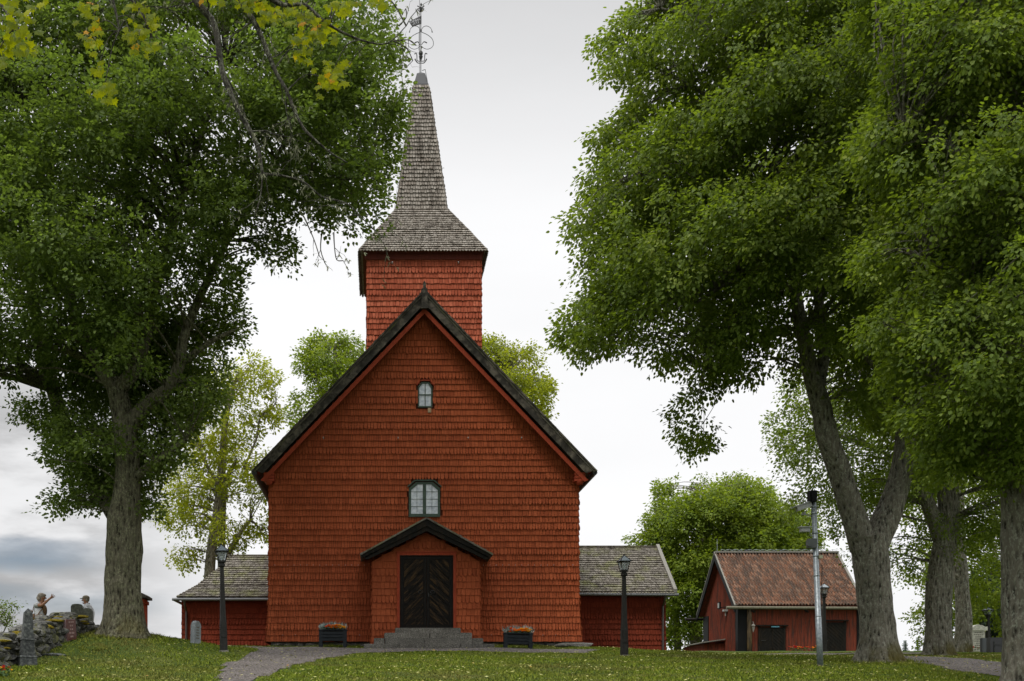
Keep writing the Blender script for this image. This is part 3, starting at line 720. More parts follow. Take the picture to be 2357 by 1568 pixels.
for s_ in (-1,1):
    x0, x1 = (DX0+.008, dm-.004) if s_ < 0 else (dm+.004, DX1-.008); dr = MB(); yb = PY-.005
    dr.box((x0,yb,DZ0+.01),(x1,yb+.05,DZ1-.008))
    for q in ((x0,x0+.085,DZ0+.01,DZ1-.008),(x1-.085,x1,DZ0+.01,DZ1-.008),(x0+.085,x1-.085,DZ0+.01,DZ0+.11),(x0+.085,x1-.085,DZ1-.09,DZ1-.008)):
        dr.box((q[0],yb-.024,q[2]),(q[1],yb-.0,q[3]))
    do = obj('door', dr, DOORF, porch); do['label'] = 'black door leaf with worn diagonal chevron planks'; dr = MB()
    ia, ib, ic, id_ = x0+.10, x1-.10, DZ0+.125, DZ1-.105; k = s_*-1.0   # slope of the planks
    stp = .212
    zz = ic-1.2
    while zz < id_+1.2:
        for (g0, g1, yy) in ((.016,.196,-.017),(.045,.165,-.028)):
            rc = [(ia,ic),(ib,ic),(ib,id_),(ia,id_)]
            # strip: zz+g0 <= z-k*x' <= zz+g1
            xr = ia if k > 0 else ib
            rc = clip_poly(rc, -k*.95, 1, zz+g1*1.38-k*.95*xr); 
            if len(rc) > 2: rc = clip_poly(rc, k*.95, -1, -(zz+g0*1.38)+k*.95*xr)
            if len(rc) > 2: dr.prism(rc, yb+yy, yb)
        zz += stp*1.38
    obj('chevron_planks', dr, DOORM[-s_], do)
    hn = MB(); hx = dm+s_*.19; hz = DZ0+1.16
    hn.tube([(hx+.075*math.cos(t_*math.pi/8), yb-.05, hz+.04*math.sin(t_*math.pi/8)) for t_ in range(17)], .011, 6)
    hn.lathe([(.022,0),(.022,.03)], (hx,yb-.04,hz+.03), 8)
    if s_ > 0: hn.box((dm+.055,yb-.05,hz-.14),(dm+.085,yb-.024,hz-.03)); hn.tube([(dm+.07,yb-.06,hz-.08),(dm+.16,yb-.06,hz-.085)], .009, 6)
    obj('handle', hn, IRON, do)
# ---- stone steps
ST = thing('stone_steps', (.05,-2.2,-.35), 'four grey granite steps leading up to the black church door', 'steps')
stp = [(909,1061,36.2,.358,.19), (884,1087,35.9,.187,.0), (860,1113,35.55,.0,-.19), (837,1139,35.2,-.195,-.42)]
cuts = [[0,1],[0,.52,1],[0,.1,.46,.90,1],[0,.27,.74,1]]
for (a,b,D,zt,zb),ct in zip(stp,cuts):
    x0 = CAM.x+(a-CX)*D/F; x1 = CAM.x+(b-CX)*D/F; y0 = CAM.y+D
    for c0_,c1_ in zip(ct[:-1],ct[1:]):
        s = MB(); xa = x0+(x1-x0)*c0_+.007; xb = x0+(x1-x0)*c1_-.007; e = .018; yj = random.uniform(-.012,.012); zj = random.uniform(-.004,.004)
        v = [(xa+e,y0+yj,zb+.0),(xb-e,y0+yj,zb+.0),(xb-e,y0+yj,zt-e+zj),(xa+e,y0+yj,zt-e+zj)]
        s.box((xa,y0+yj+e,zb),(xb,PY+.02,zt-e+zj)); s.box((xa+e,y0+yj,zb+.002),(xb-e,y0+yj+e,zt-e+zj)); s.box((xa+e,y0+yj+e,zt-e+zj),(xb-e,PY+.018,zt+zj))
        obj('step_block', s, GRAN, ST)

# ---- annexes
def annex(side):
    wbm = MB()
    yf, yr = 6.2, 8.5
    if side > 0: xa, xb, ze, zr = 5.1, 9.46, 2.22, 4.28
    else: xa, xb, ze, zr = -8.99, -5.1, 2.02, 3.92
    wbm.box((xa,yf,-.45),(xb,10.8,ze-.1)); 
    fl_ = lambda v: .04*math.exp(-max(v,0)/.5)
    ph = .0 if side > 0 else 1
    shingles(wbm, (0,yf,0), (1,0,0), (0,0,1), lambda v: (xa-(.04 if side<0 else 0),xb+(.04 if side>0 else 0)), -.2, ze-.02, row=.205, w=(.07,.15), scal0=1 if side > 0 else 2, lift=fl_)
    if side > 0: shingles(wbm, (xb,yf,0), (0,1,0), (0,0,1), lambda v: (0,4.6), -.2, ze-.02, row=.205, w=(.08,.16), scal0=1, lift=fl_); wbm.poly3([(xb-.02,yf,ze-.15),(xb-.02,10.8,ze-.15),(xb-.02,yr,zr-.08)], (-.05,0,0))
    else: shingles(wbm, (xa,10.8,0), (0,-1,0), (0,0,1), lambda v: (0,4.6), -.2, ze-.02, row=.205, w=(.08,.16), scal0=2, lift=fl_)
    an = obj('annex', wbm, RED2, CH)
    rm = MB(); yo = 5.78; L = math.hypot(yr-yo, zr-ze)
    Vu = Vector((0,yr-yo,zr-ze)).normalized(); N = Vector((0,-(zr-ze),yr-yo)).normalized()
    if side > 0:
        x0, x1 = xa-.05, 9.70
        rm.poly3([(x0,yo,ze),(x1,yo,ze),(x1,yr,zr),(x0,yr,zr)], -N*.05); rm.poly3([(x1,2*yr-yo,ze),(x0,2*yr-yo,ze),(x0,yr,zr),(x1,yr,zr)], (0,-.03,-.05))
        shingles(rm, (0,yo,ze), (1,0,0), Vu, lambda v: (x0,x1), -.02, L-.04, row=.165, w=(.09,.17), scal=0, thick=.045, jit=.008)
        shingles(rm, (0,yo-.02,ze-.03), (1,0,0), Vu, lambda v: (x0,x1), -.06, .05, row=.11, w=(.11,.12), scal=1, thick=.02, tip='point')
        rm.box((x0,yr-.07,zr+.0),(x1,yr+.07,zr+.05))
        vg = MB(); vg.poly3([(9.68,yo-.06,ze-.05),(9.68,yo-.06,ze+.1),(9.68,yr,zr+.12),(9.68,yr,zr-.05)], (.13,0,0)); vg.poly3([(9.68,2*yr-yo,ze-.05),(9.68,2*yr-yo,ze+.1),(9.68,yr,zr+.12),(9.68,yr,zr-.05)], (.13,0,0)); obj('verge_board', vg, GREY, an)
    else:
        x0, x1, xr = -9.17, xa+(xb-xa)+.05, -7.46
        for (h_, k0, k1) in ((0,0,.5),(1,.5,1)): pass
        # hip roof, slightly swept at the eaves
        sw = [(0,0),(.38,.29),(.75,.68),(1,1)]
        for (t0,s0),(t1,s1) in zip(sw[:-1],sw[1:]):
            xA0 = x0+(xr-x0)*t0; xA1 = x0+(xr-x0)*t1; yA0 = yo+(yr-yo)*t0; yA1 = yo+(yr-yo)*t1; zA0 = ze+(zr-ze)*s0; zA1 = ze+(zr-ze)*s1
            l = math.hypot(yA1-yA0, zA1-zA0); vu = Vector((0,yA1-yA0,zA1-zA0)).normalized()
            rm.add([(xA0,yA0,zA0-.01),(x1,yA0,zA0-.01),(x1,yA1,zA1-.01),(xA1,yA1,zA1-.01)], [(0,1,2,3)])
            shingles(rm, (0,yA0,zA0), (1,0,0), vu, (lambda xA0,xA1,l: (lambda v: (xA0+(xA1-xA0)*v/l-.02, x1)))(xA0,xA1,l), 0, l, row=.155, w=(.09,.17), scal=0, thick=.042, jit=.008)
            ls = math.hypot(xA1-xA0, zA1-zA0); vs = Vector((xA1-xA0,0,zA1-zA0)).normalized(); yb0 = 2*yr-yA0; yb1 = 2*yr-yA1
            rm.add([(xA0,yb0,zA0-.01),(xA0,yA0,zA0-.01),(xA1,yA1,zA1-.01),(xA1,yb1,zA1-.01)], [(0,1,2,3)])
            shingles(rm, (xA0,yr,zA0), (0,-1,0), vs, (lambda a_,b_,l_: (lambda v: (-(a_+(b_-a_)*v/l_), a_+(b_-a_)*v/l_)))(yr-yA0+.0,yr-yA1,ls), 0, ls, row=.165, w=(.09,.17), scal=0, thick=.03)
            rm.add([(xA0,yb0,zA0),(xA1,yb1,zA1),(x1,yb1,zA1),(x1,yb0,zA0)], [(0,1,2,3)])
        rm.box((xr-.1,yr-.07,zr+.0),(x1,yr+.07,zr+.05))
    obj('annex_roof', rm, GROOF, an)
    gu = MB(); gx0, gx1 = (xa-.02, 9.86) if side > 0 else (-9.3, xb+.06); zg = ze-.10
    gu.tube([(gx0,yo-.06,zg),(gx1,yo-.06,zg-.03*(side>0)+.0)], .055, 8)
    if side < 0: gu.tube([(-9.26,yo-.06,zg),(-9.26,11.2,zg)], .055, 8)
    obj('gutter', gu, GUTG, an)
    bx_ = MB(); bx_.box((xa,yo+.08,ze-.14),(xb+.1*side,yf+.02,ze-.06)); obj('soffit_board', bx_, REDW2, an)
    dp = MB(); xd = 9.36 if side > 0 else -8.83
    dp.tube([(xd-.0,yo-.05,zg-.03),(xd,yo+.02,zg-.2),(xd,yf-.10,zg-.42),(xd,yf-.10,.0 if side>0 else -.2),(xd+.06,yf-.22,-.1 if side>0 else -.3)], .045, 10)
    obj('downpipe', dp, GUT, an)
annex(1); annex(-1)
rk = MB(); p = P(1325,1486,36.6); rock(rk, (p.x,p.y,gz(p.x,p.y)+.03), (.55,.35,.13), sub=3)
single('boulder', rk, GRAN, 'low flat grey boulder lying by the right corner of the church wall', 'boulder')

# ------------------------------------------------------------------ storehouse with tiled roof
DS = 56.0
SY = CAM.y+DS; zg0 = .3
def SX(px, D=DS): return CAM.x+(px-CX)*D/F
sx0, sx1 = SX(1700), SX(1975); sd_ = 5.9; rz = 5.66; ez_ = 2.74; yo = SY-.35; yr = SY+sd_/2; ydeep = SY+sd_
SH = thing('storehouse', ((sx0+sx1)/2,SY+3,zg0), 'red board storehouse with an orange clay tile roof and dark chevron doors', 'storehouse')
b = MB(); zt = 2.62
dl0, dl1, dr0, dr1 = SX(1749), SX(1803), SX(1892), SX(1942)
b.box((sx0,SY,-.1),(sx1,ydeep,zt)); x = sx0+.1
while x < sx1-.05:
    wv = random.uniform(.13,.19)
    if not ((x+wv > dl0-.05 and x < dl1+.05) or (x+wv > dr0-.05 and x < dr1+.05)): b.box((x,SY-.02,-.1),(x+wv-.012,SY,zt-.02))
    else:
        b.box((x,SY-.02,1.75 if x < dl1+.1 else 1.98),(x+wv-.012,SY,zt-.02))
    x += wv
b.poly3([(sx0,SY,zt-.1),(sx0,yr,rz-.2),(sx0,ydeep,zt-.1)], (.06,0,0)); b.poly3([(sx1-.06,SY,zt-.1),(sx1-.06,yr,rz-.2),(sx1-.06,ydeep,zt-.1)], (.06,0,0))
yy = SY+.25
while yy < ydeep-.1:
    t = 1-abs(yy-yr)/(yr-SY+.0); b.box((sx0-.035,yy,-.1),(sx0,yy+.06,zt-.15+(rz-zt-.15)*max(t,0))); yy += .2
for yy in (1.2,): pass
obj('board_wall', b, REDW2, SH)
for bb in (((sx0-.06,SY-.07,-.1),(sx0+.42,SY+.3,zt)), ((sx1-.08,SY-.06,-.1),(sx1+.05,SY+.3,zt)), ((sx0-.06,ydeep-.9,-.1),(sx0+.0,ydeep,zt))):
    b = MB(); b.box(*bb); obj('corner_post', b, DARK, SH)
b = MB(); b.tube([(sx0+.5,SY-.10,-.1),(sx0+.5,SY-.10,1.3),(sx0+.5,SY-.08,zt-.05)], [.13,.12,.11], 10, noise=.08); obj('timber_post', b, m_wood('old_timber', (.03,.025,.02), (.09,.07,.045), .9, (4,4,.5), .1, (.16,.11,.05)), SH, True)
# pantile roof
nc = 40; xr0, xr1 = SX(1687), SX(1981); tw_ = (xr1-xr0)/nc
def pantile(y0, z0, y1, z1, flip):
    rt = random.Random(4); TR = {(a_,b_): rt.random() for a_ in range(nc+1) for b_ in range(14)}
    L = math.hypot(y1-y0, z1-z0); rows = 13; V_ = []; F_ = []; RR = []
    nu = nc*8+1; prof_ = []
    for i in range(nu):
        ph = (i % 8)/8*2*math.pi; prof_.append((xr0+(xr1-xr0)*i/(nu-1), .055*math.sin(ph)+.02*math.sin(2*ph)))
    ny = abs(y1-y0)/L; nzv = abs(z1-z0)/L; base = 0; N_ = Vector((0, -(z1-z0)/L*(1 if y1 > y0 else -1), ny)); 
    if N_.z < 0: N_ = -N_
    N_ = Vector((0, -(z1-z0) if y1 > y0 else (z1-z0), abs(y1-y0))).normalized()
    for r_ in range(rows):
        t0, t1 = r_/rows, (r_+1)/rows
        for (t_, lf) in ((t0, .055), (t0, .030), (t1, .004)):
            pass
        a = len(V_)
        for (t_, lf) in ((t0, .0), (t0, .045), (t1+.01, .008)):
            for i, (xx, hh) in enumerate(prof_):
                q = Vector((xx, y0+(y1-y0)*t_, z0+(z1-z0)*t_))+N_*(lf+hh+.02); V_.append(tuple(q))
        for k in range(2):
            for i in range(nu-1):
                F_.append((a+k*nu+i, a+k*nu+i+1, a+(k+1)*nu+i+1, a+(k+1)*nu+i)); RR.append(TR[(i//8, r_)])
    return V_, F_, RR
mt = M('clay_pantile', .85, .15)
c = mt.ramp(mt.rnd(), [(0, (.085,.048,.034)), (.4, (.155,.078,.048)), (.8, (.23,.105,.058)), (1, (.28,.165,.11))])
c = mt.mix(mt.mr(mt.noise(7, 6, .75), .44, .60, 0, .85), c, (.10,.085,.07)); c = mt.mix(mt.mr(mt.noise(16, 4, .7, loc=(3,3,3)), .62, .68), c, (.36,.34,.30)); mt.col(c)
V_, F_, RR = pantile(yo, ez_, yr, rz, 0); V2, F2, R2 = pantile(2*yr-yo, ez_, yr, rz, 1)
nb = len(V_); tm = MB(); tm.v = V_+V2; tm.f = F_+[tuple(i+nb for i in f_) for f_ in F2]; tm.r = RR+R2
ro = obj('tile_roof', tm, mt.m, SH)
b = MB(); b.poly3([(xr0,yo+.03,ez_-.03),(xr1,yo+.03,ez_-.03),(xr1,yr,rz-.03),(xr0,yr,rz-.03)], (0,.03,-.05)); b.poly3([(xr0,2*yr-yo-.03,ez_-.03),(xr1,2*yr-yo-.03,ez_-.03),(xr1,yr,rz-.03),(xr0,yr,rz-.03)], (0,-.03,-.05)); obj('roof_deck', b, REDW2, SH)
b = MB(); b.box((xr0-.04,yr-.14,rz+.04),(xr1+.05,yr+.14,rz+.12))
obj('ridge_board', b, GREY, SH)
b = MB(); b.tube([(xr0+.1,yr,rz+.1),(xr0+.1,yr,rz+.75)], .012, 5)
pts = []
for k in range(17):
    xx = xr0+.3+(xr1-xr0-.5)*k/16; b.tube([(xx,yr,rz+.1),(xx,yr,rz+.22)], .012, 5); pts.append((xx,yr,rz+.22-.0)); pts.append((xx+.22,yr,rz+.17))
b.tube(pts, .008, 5); obj('lightning_wire', b, METAL, SH)
for (xa, ) in ((xr0-.05,),(xr1,)):
    b = MB(); 
    for sg in (-1,1):
        ya = yr+sg*(yr-yo+.05); b.poly3([(xa,ya,ez_-.36),(xa,ya,ez_-.02),(xa,yr,rz+.03),(xa,yr,rz-.34)], (.06,0,0))
    obj('bargeboard', b, DARK, SH)
    b = MB()
    for sg in (-1,1):
        ya = yr+sg*(yr-yo+.06); b.poly3([(xa-.01,ya,ez_-.02),(xa-.01,ya,ez_+.04),(xa-.01,yr,rz+.08),(xa-.01,yr,rz+.02)], (.11,0,0))
    obj('verge_board', b, GREY, SH)
b = MB(); b.tube([(SX(1671,DS-.4),yo-.12,ez_-.13),(xr1+.05,yo-.12,ez_-.16)], .075, 9); obj('gutter_log', b, m_wood('mossy_log', (.07,.065,.045), (.19,.18,.13), .9), SH); b = MB(); b.tube([(SX(1576,DS+6.5),2*yr-yo+.1,ez_-.2),(xr0+2,2*yr-yo+.1,ez_-.2)], .075, 9)
obj('gutter_log', b, TARB, SH)
for xx in (sx0+.6,sx0+3.2):
    b = MB(); b.obox((xx,yo+.05,ez_-.28),(.03,0,0),(0,.2,.06),(0,-.02,.04)); obj('gutter_bracket', b, TARB, SH)
def chev_door(x0, x1, z1, single_dir):
    d_ = MB(); y0_ = SY-.035; d_.box((x0,y0_,-.1),(x1,y0_+.03,z1)); zz = -1.6
    while zz < z1+.5:
        halves = [((x0,(x0+x1)/2),1),(((x0+x1)/2,x1),-1)] if single_dir == 0 else [((x0,x0+.0+(x1-x0)*.1),1),((x0+(x1-x0)*.1,x1),-1)]
        for (a_, b_), k in halves:
            rc = [(a_+.01,0-.1),(b_-.01,-.1),(b_-.01,z1-.03),(a_+.01,z1-.03)]; xr_ = a_ if k > 0 else b_
            rc = clip_poly(rc, -k*.9, 1, zz+.16-k*.9*xr_)
            if len(rc) > 2: rc = clip_poly(rc, k*.9, -1, -(zz+.015)+k*.9*xr_)
            if len(rc) > 2: d_.prism(rc, y0_-.025, y0_)
        zz += .175
    do = obj('door', d_, TARB, SH)
    fr = MB(); fr.box((x0-.09,y0_-.03,-.1),(x0,y0_+.034,z1+.06)); fr.box((x1,y0_-.03,-.1),(x1+.09,y0_+.034,z1+.06)); fr.box((x0-.2,y0_-.10,z1+.06),(x1+.2,y0_+.034,z1+.12)); obj('door_frame', fr, TARB, do)
    h_ = MB(); h_.box((x0+.04,y0_-.05,1.02),(x0+.26,y0_-.026,1.06)); obj('handle', h_, IRON, do); return do
d1_ = chev_door(dl0, dl1, 1.68, 0); d2_ = chev_door(dr0, dr1, 1.93, 1)
b = MB(); b.box(((dl0+dl1)/2-.05,SY-.12,1.69),((dl0+dl1)/2+.33,SY-.06,1.78)); obj('door_sign', b, M('pale_blue_sign', .5).col((.16,.42,.58)).m, d1_)
# fixtures on the gable
b = MB(); gy = yr-.6; b.box((sx0-.28,gy-.14,2.78),(sx0-.20,gy+.14,3.12)); b.tube([(sx0-.2,gy,2.85),(sx0,gy-.4,2.85)], .02, 6); fl_o = obj('floodlight', b, DARK, SH)
b = MB(); b.box((sx0-.30,gy-.10,2.83),(sx0-.281,gy+.10,3.07)); obj('floodlight_glass', b, WHITE, fl_o)
b = MB(); b.box((sx0-.25,gy-.75,2.60),(sx0-.03,gy-.55,2.70)); b.tube([(sx0-.12,gy-.65,2.62),(sx0-.12,gy-.65,2.38)], .035, 8); obj('sensor', b, WHITE, SH)
b = MB(); lx = sx0+.62; b.frust((lx,SY-.3), .03, .06, 1.5, 1.72); b.frust((lx,SY-.3), .08, .02, 1.74, 1.85); b.tube([(lx,SY-.1,1.95),(lx,SY-.3,1.93),(lx,SY-.3,1.87)], .015, 5); b.frust((lx,SY-.3), .015, .03, 1.44, 1.5); obj('wall_lantern', b, GREY, SH)
# lean-to bin along the gable side
b = MB(); bx0, bx1 = SX(1625,DS+2.5)-.2, sx0-.04
b.box((bx0,SY+2.2,-.1),(bx1,ydeep,1.02)); yy = SY+2.22
while yy < ydeep: b.box((bx0-.03,yy,-.1),(bx0,yy+.07,1.0)); yy += .19
xx = bx0
while xx < bx1-.1: b.box((xx,SY+2.17,-.1),(xx+.06,SY+2.2,1.0)); xx += .2
lt = obj('lean_to', b, REDW2, SH)
b = MB(); b.poly3([(bx0-.15,SY+2.0,1.03),(bx1,SY+2.0,1.20),(bx1,ydeep+.1,1.20),(bx0-.15,ydeep+.1,1.03)], (0,0,.05)); obj('lean_to_roof', b, GREY, lt)
# red flowers beside the wall
def flowers(name, c, sx, sy, hgt, n, cols, leafmat, label, cat, fr=.035):
    t = thing(name, c, label, cat); lf = MB()
    for k in range(n*5):
        x = c[0]+random.uniform(-sx,sx); y = c[1]+random.uniform(-sy,sy); z = c[2]+random.uniform(0,hgt*.8); a = random.random()*6.3; l = hgt*.35
        lf.add([(x,y,z),(x+l*math.cos(a)*.5-.02,y+l*math.sin(a)*.5,z+l*.5),(x+l*math.cos(a),y+l*math.sin(a),z+l*.6),(x+l*math.cos(a)*.5+.02,y+l*math.sin(a)*.5,z+l*.3)], [(0,1,2,3)])
    obj('foliage', lf, leafmat, t)
    for k, cm in enumerate(cols):
        m_ = MB()
        for q in range(n//len(cols)): flower(m_, (c[0]+random.uniform(-sx,sx), c[1]+random.uniform(-sy,sy), c[2]+hgt*random.uniform(.6,1)), fr)
        obj('blossoms', m_, cm, t)
    return t
def flower(mb, c, r):
    for k in range(7):
        a = k/7*2*math.pi+random.random()*.4; u = Vector((math.cos(a),math.sin(a)*.6,.35+random.random()*.6)).normalized(); v = Vector((-math.sin(a),math.cos(a),0)); c_ = Vector(c)
        mb.add([c_, c_+u*r*.6+v*r*.45, c_+u*r*1.05, c_+u*r*.6-v*r*.45], [(0,1,2,3)])
def fm(n, c): return m_leaf(n, [(0, tuple(k*.8 for k in c)), (1, c)], .3, c)
FRED = fm('red_petal', (.55,.03,.02)); FOR = fm('orange_petal', (.95,.30,.02)); FYE = fm('yellow_orange_petal', (.95,.52,.03)); FRO = fm('red_orange_petal', (.90,.14,.03)); FLF = m_leaf('bedding_leaf', [(0,(.02,.05,.015)),(1,(.05,.10,.03))], .2)
p = P(1857,1503,50.0); flowers('flower_bed', (p.x,p.y,gz(p.x,p.y)), .7, .25, .22, 40, [FRED,FRED,FOR], FLF, 'clump of red and orange bedding flowers in front of the storehouse wall', 'flowers', .06)
# small outhouse behind the oak
OH = thing('shed', (-9.9,.9,gz(-9.9,.9)), 'small dark red shed with a flat overhanging roof half hidden behind the oak', 'shed')
b = MB(); b.box((-10.3,.3,-.6),(-9.30,1.1,1.5)); 
for k in range(6): b.box((-10.28+k*.16,.27,-.6),(-10.15+k*.16,.3,1.3))
b.box((-10.33,.2,1.3),(-9.26,1.15,1.42)); obj('board_wall', b, REDW, OH)
b = MB(); b.poly3([(-10.4,.1,1.66),(-9.28,.1,1.62),(-9.16,.1,1.54),(-9.16,.1,1.46),(-10.4,.1,1.45)], (0,1.1,0)); obj('roof', b, TAR, OH)

# ------------------------------------------------------------------ lamps
def make_lamp(loc, label):
    L = thing('street_lamp', loc, label, 'street lamp', 'dark lantern lamp posts'); x, y, z = loc
    b = MB(); b.frust((x,y), .115, .10, z, z+.85); b.frust((x,y), .10, .085, z+.85, z+1.05); b.frust((x,y), .085, .055, z+1.05, z+2.52); b.box((x-.075,y-.125,z+.42),(x+.075,y-.105,z+.80)); obj('post', b, LAMPM, L)
    b = MB(); b.frust((x,y), .15, .14, z-.1, z+.03); obj('base_stone', b, GRAN, L)
    b = MB(); b.frust((x,y), .075, .10, z+2.52, z+2.55); b.frust((x,y), .10, .07, z+2.55, z+2.66); b.frust((x,y), .12, .12, z+2.66, z+2.69)
    z0, z1, a0, a1 = z+2.69, z+2.98, .105, .165
    for sx_ in (-1,1):
        for sy_ in (-1,1): b.tube([(x+sx_*a0,y+sy_*a0,z0),(x+sx_*a1,y+sy_*a1,z1)], .016, 4)
    for (aa,zz) in ((a0,z0+.012),(a1,z1)):
        b.box((x-aa-.01,y-aa-.015,zz-.015),(x+aa+.01,y-aa+.012,zz+.015)); b.box((x-aa-.01,y+aa-.012,zz-.015),(x+aa+.01,y+aa+.015,zz+.015)); b.box((x-aa-.015,y-aa+.013,zz-.015),(x-aa+.01,y+aa-.013,zz+.015)); b.box((x+aa-.01,y-aa+.013,zz-.015),(x+aa+.015,y+aa-.013,zz+.015))
    for sx_ in (-1,1):
        for sy_ in (-1,1): b.tube([(x+sx_*.205,y+sy_*.205,z1+.01),(x,y,z1+.215)], .013, 4)
    b.frust((x,y), .21, .205, z1+.0, z1+.018); b.lathe([(.02,0),(.028,.02),(.008,.05)], (x,y,z1+.20), 8)
    ln = obj('lantern', b, LAMPM, L)
    b = MB()
    for (ux,uy) in ((1,0),(-1,0),(0,1),(0,-1)):
        vx, vy2 = -uy, ux; q = [Vector((x+ux*a+vx*a*s,y+uy*a+vy2*a*s,zz)) for a,zz,s in ((a0-.01,z0+.03,-.85),(a0-.01,z0+.03,.85),(a1-.01,z1-.02,.88),(a1-.01,z1-.02,-.88))]
        b.poly3(q, (-ux*.004,-uy*.004,0))
    obj('lantern_glass', b, LGLASS, ln)
    b = MB(); b.frust((x,y), .19, .01, z1+.022, z1+.205); obj('lantern_roof', b, M('lamp_roof_glass', .15, .6).col((.16,.19,.21)).m, ln)
    b = MB(); b.lathe([(.02,0),(.02,.06),(.035,.09),(.04,.13),(.02,.17),(.004,.175)], (x,y,z0+.02), 10); obj('bulb', b, BULB, ln)
    return L
p = hit(515,1500); print('lamp D', p.y-CAM.y); lamp1 = make_lamp(p, 'dark lamp post with a square lantern in front of the left annex'); lamp1.rotation_euler = (0, R(-1.3), R(14)); lamp1.scale = (.8,.8,.85)
def put_lamp(px, py, D, sc, rz_, lean, label):
    c = copy_tree(lamp1); q = P(px,py,D) if D else hit(px,py); q.z = gz(q.x,q.y) if D else q.z
    c.location = q; c.scale = (sc[0],sc[0],sc[1]); c.rotation_euler = (0,R(lean),R(rz_)); c['label'] = label; return c
put_lamp(1437,1510,None,(.76,.85),8,-.2,'dark lamp post on the lawn in front of the right annex')
put_lamp(1897,1503,46.0,(.8,.86),5,-.2,'slender dark lamp post beside the steel camera pole in front of the storehouse')
put_lamp(2274,1500,55.0,(1.0,.70),20,0,'dark lamp post behind the pale limestone gravestone under the trees')

# ------------------------------------------------------------------ camera pole
pb_ = hit(1888,1534); Dp = pb_.y-CAM.y; pt_ = P(1873,1157,Dp)
CP = thing('camera_pole', pb_, 'galvanised steel pole carrying surveillance cameras and a loudspeaker', 'camera pole')
ax = (pt_-pb_); L = ax.length; pf = lambda t: pb_+ax*t
b = MB(); b.tube([pf(-.03),pf(.30),pf(.301),pf(.65),pf(.651),pf(1)], [.068,.066,.062,.061,.058,.056], 16)
for t in (.30,.55,.67,.75,.81,.93,.97): b.tube([pf(t),pf(t+.008)], .066, 16)
obj('pole', b, METAL, CP, True)
px2m = Dp/F
def Q(px, py, dy=0): return P(px,py,Dp)+Vector((0,dy,0))
b = MB(); a0, a1 = Q(1830,1176,-.10), Q(1868,1162,.02); d_ = (a1-a0).normalized(); up = Vector((0,1,0)).cross(d_); up = up if up.z > 0 else -up
b.obox((a0+a1)/2+up*.02, d_*.20, (0,.065,0), up*.055); b.obox((a0+a1)/2+up*.085-d_*.05, d_*.26, (0,.085,0), up*.008); b.lathe([(.05,0),(.05,.06)], Q(1850,1186), 10)
b.tube([Q(1850,1184),Q(1873,1188)], .014, 6); c1 = obj('surveillance_camera', b, WHITE, CP)
b = MB(); b.tube([a1-d_*.02+up*.02, a1+d_*.07+up*.02], .075, 14); obj('camera_end', b, DARK, c1)
b = MB(); b.box(tuple(Q(1842,1225,-.08)),tuple(Q(1862,1214,.06))); b.box(tuple(Q(1839,1215,-.10)),tuple(Q(1865,1213,.08))); b.tube([Q(1862,1222),Q(1866,1234),Q(1878,1234)], .012, 6); obj('surveillance_camera', b, WHITE, CP)
b = MB(); b.box(tuple(Q(1864,1156,-.12)),tuple(Q(1876,1131,.08))); b.box(tuple(Q(1860.5,1156,-.1)),tuple(Q(1863.5,1131,.07))); obj('loudspeaker', b, DARK, CP)
b = MB(); b.box(tuple(Q(1858,1262,-.1)),tuple(Q(1877,1241,.05))); b.box(tuple(Q(1854,1258,-.12)),tuple(Q(1863,1245,-.02))); obj('floodlight', b, M('dark_grey_housing', .5).col((.09,.10,.10)).m, CP)
b = MB(); b.box(tuple(Q(1883,1286,-.08)),tuple(Q(1891,1279,.05))); obj('junction_box', b, M('beige_box', .6).col((.36,.36,.25)).m, CP)
b = MB(); b.tube([Q(1866,1172,-.05),Q(1865,1195,-.06),Q(1859,1215,-.06),Q(1858,1232,-.05),Q(1868,1240,-.05)], .008, 5, smooth=4); b.tube([Q(1893,1300,.02),Q(1891,1420,.02),Q(1895,1500,.02)], .008, 5); obj('cable', b, DARK, CP)

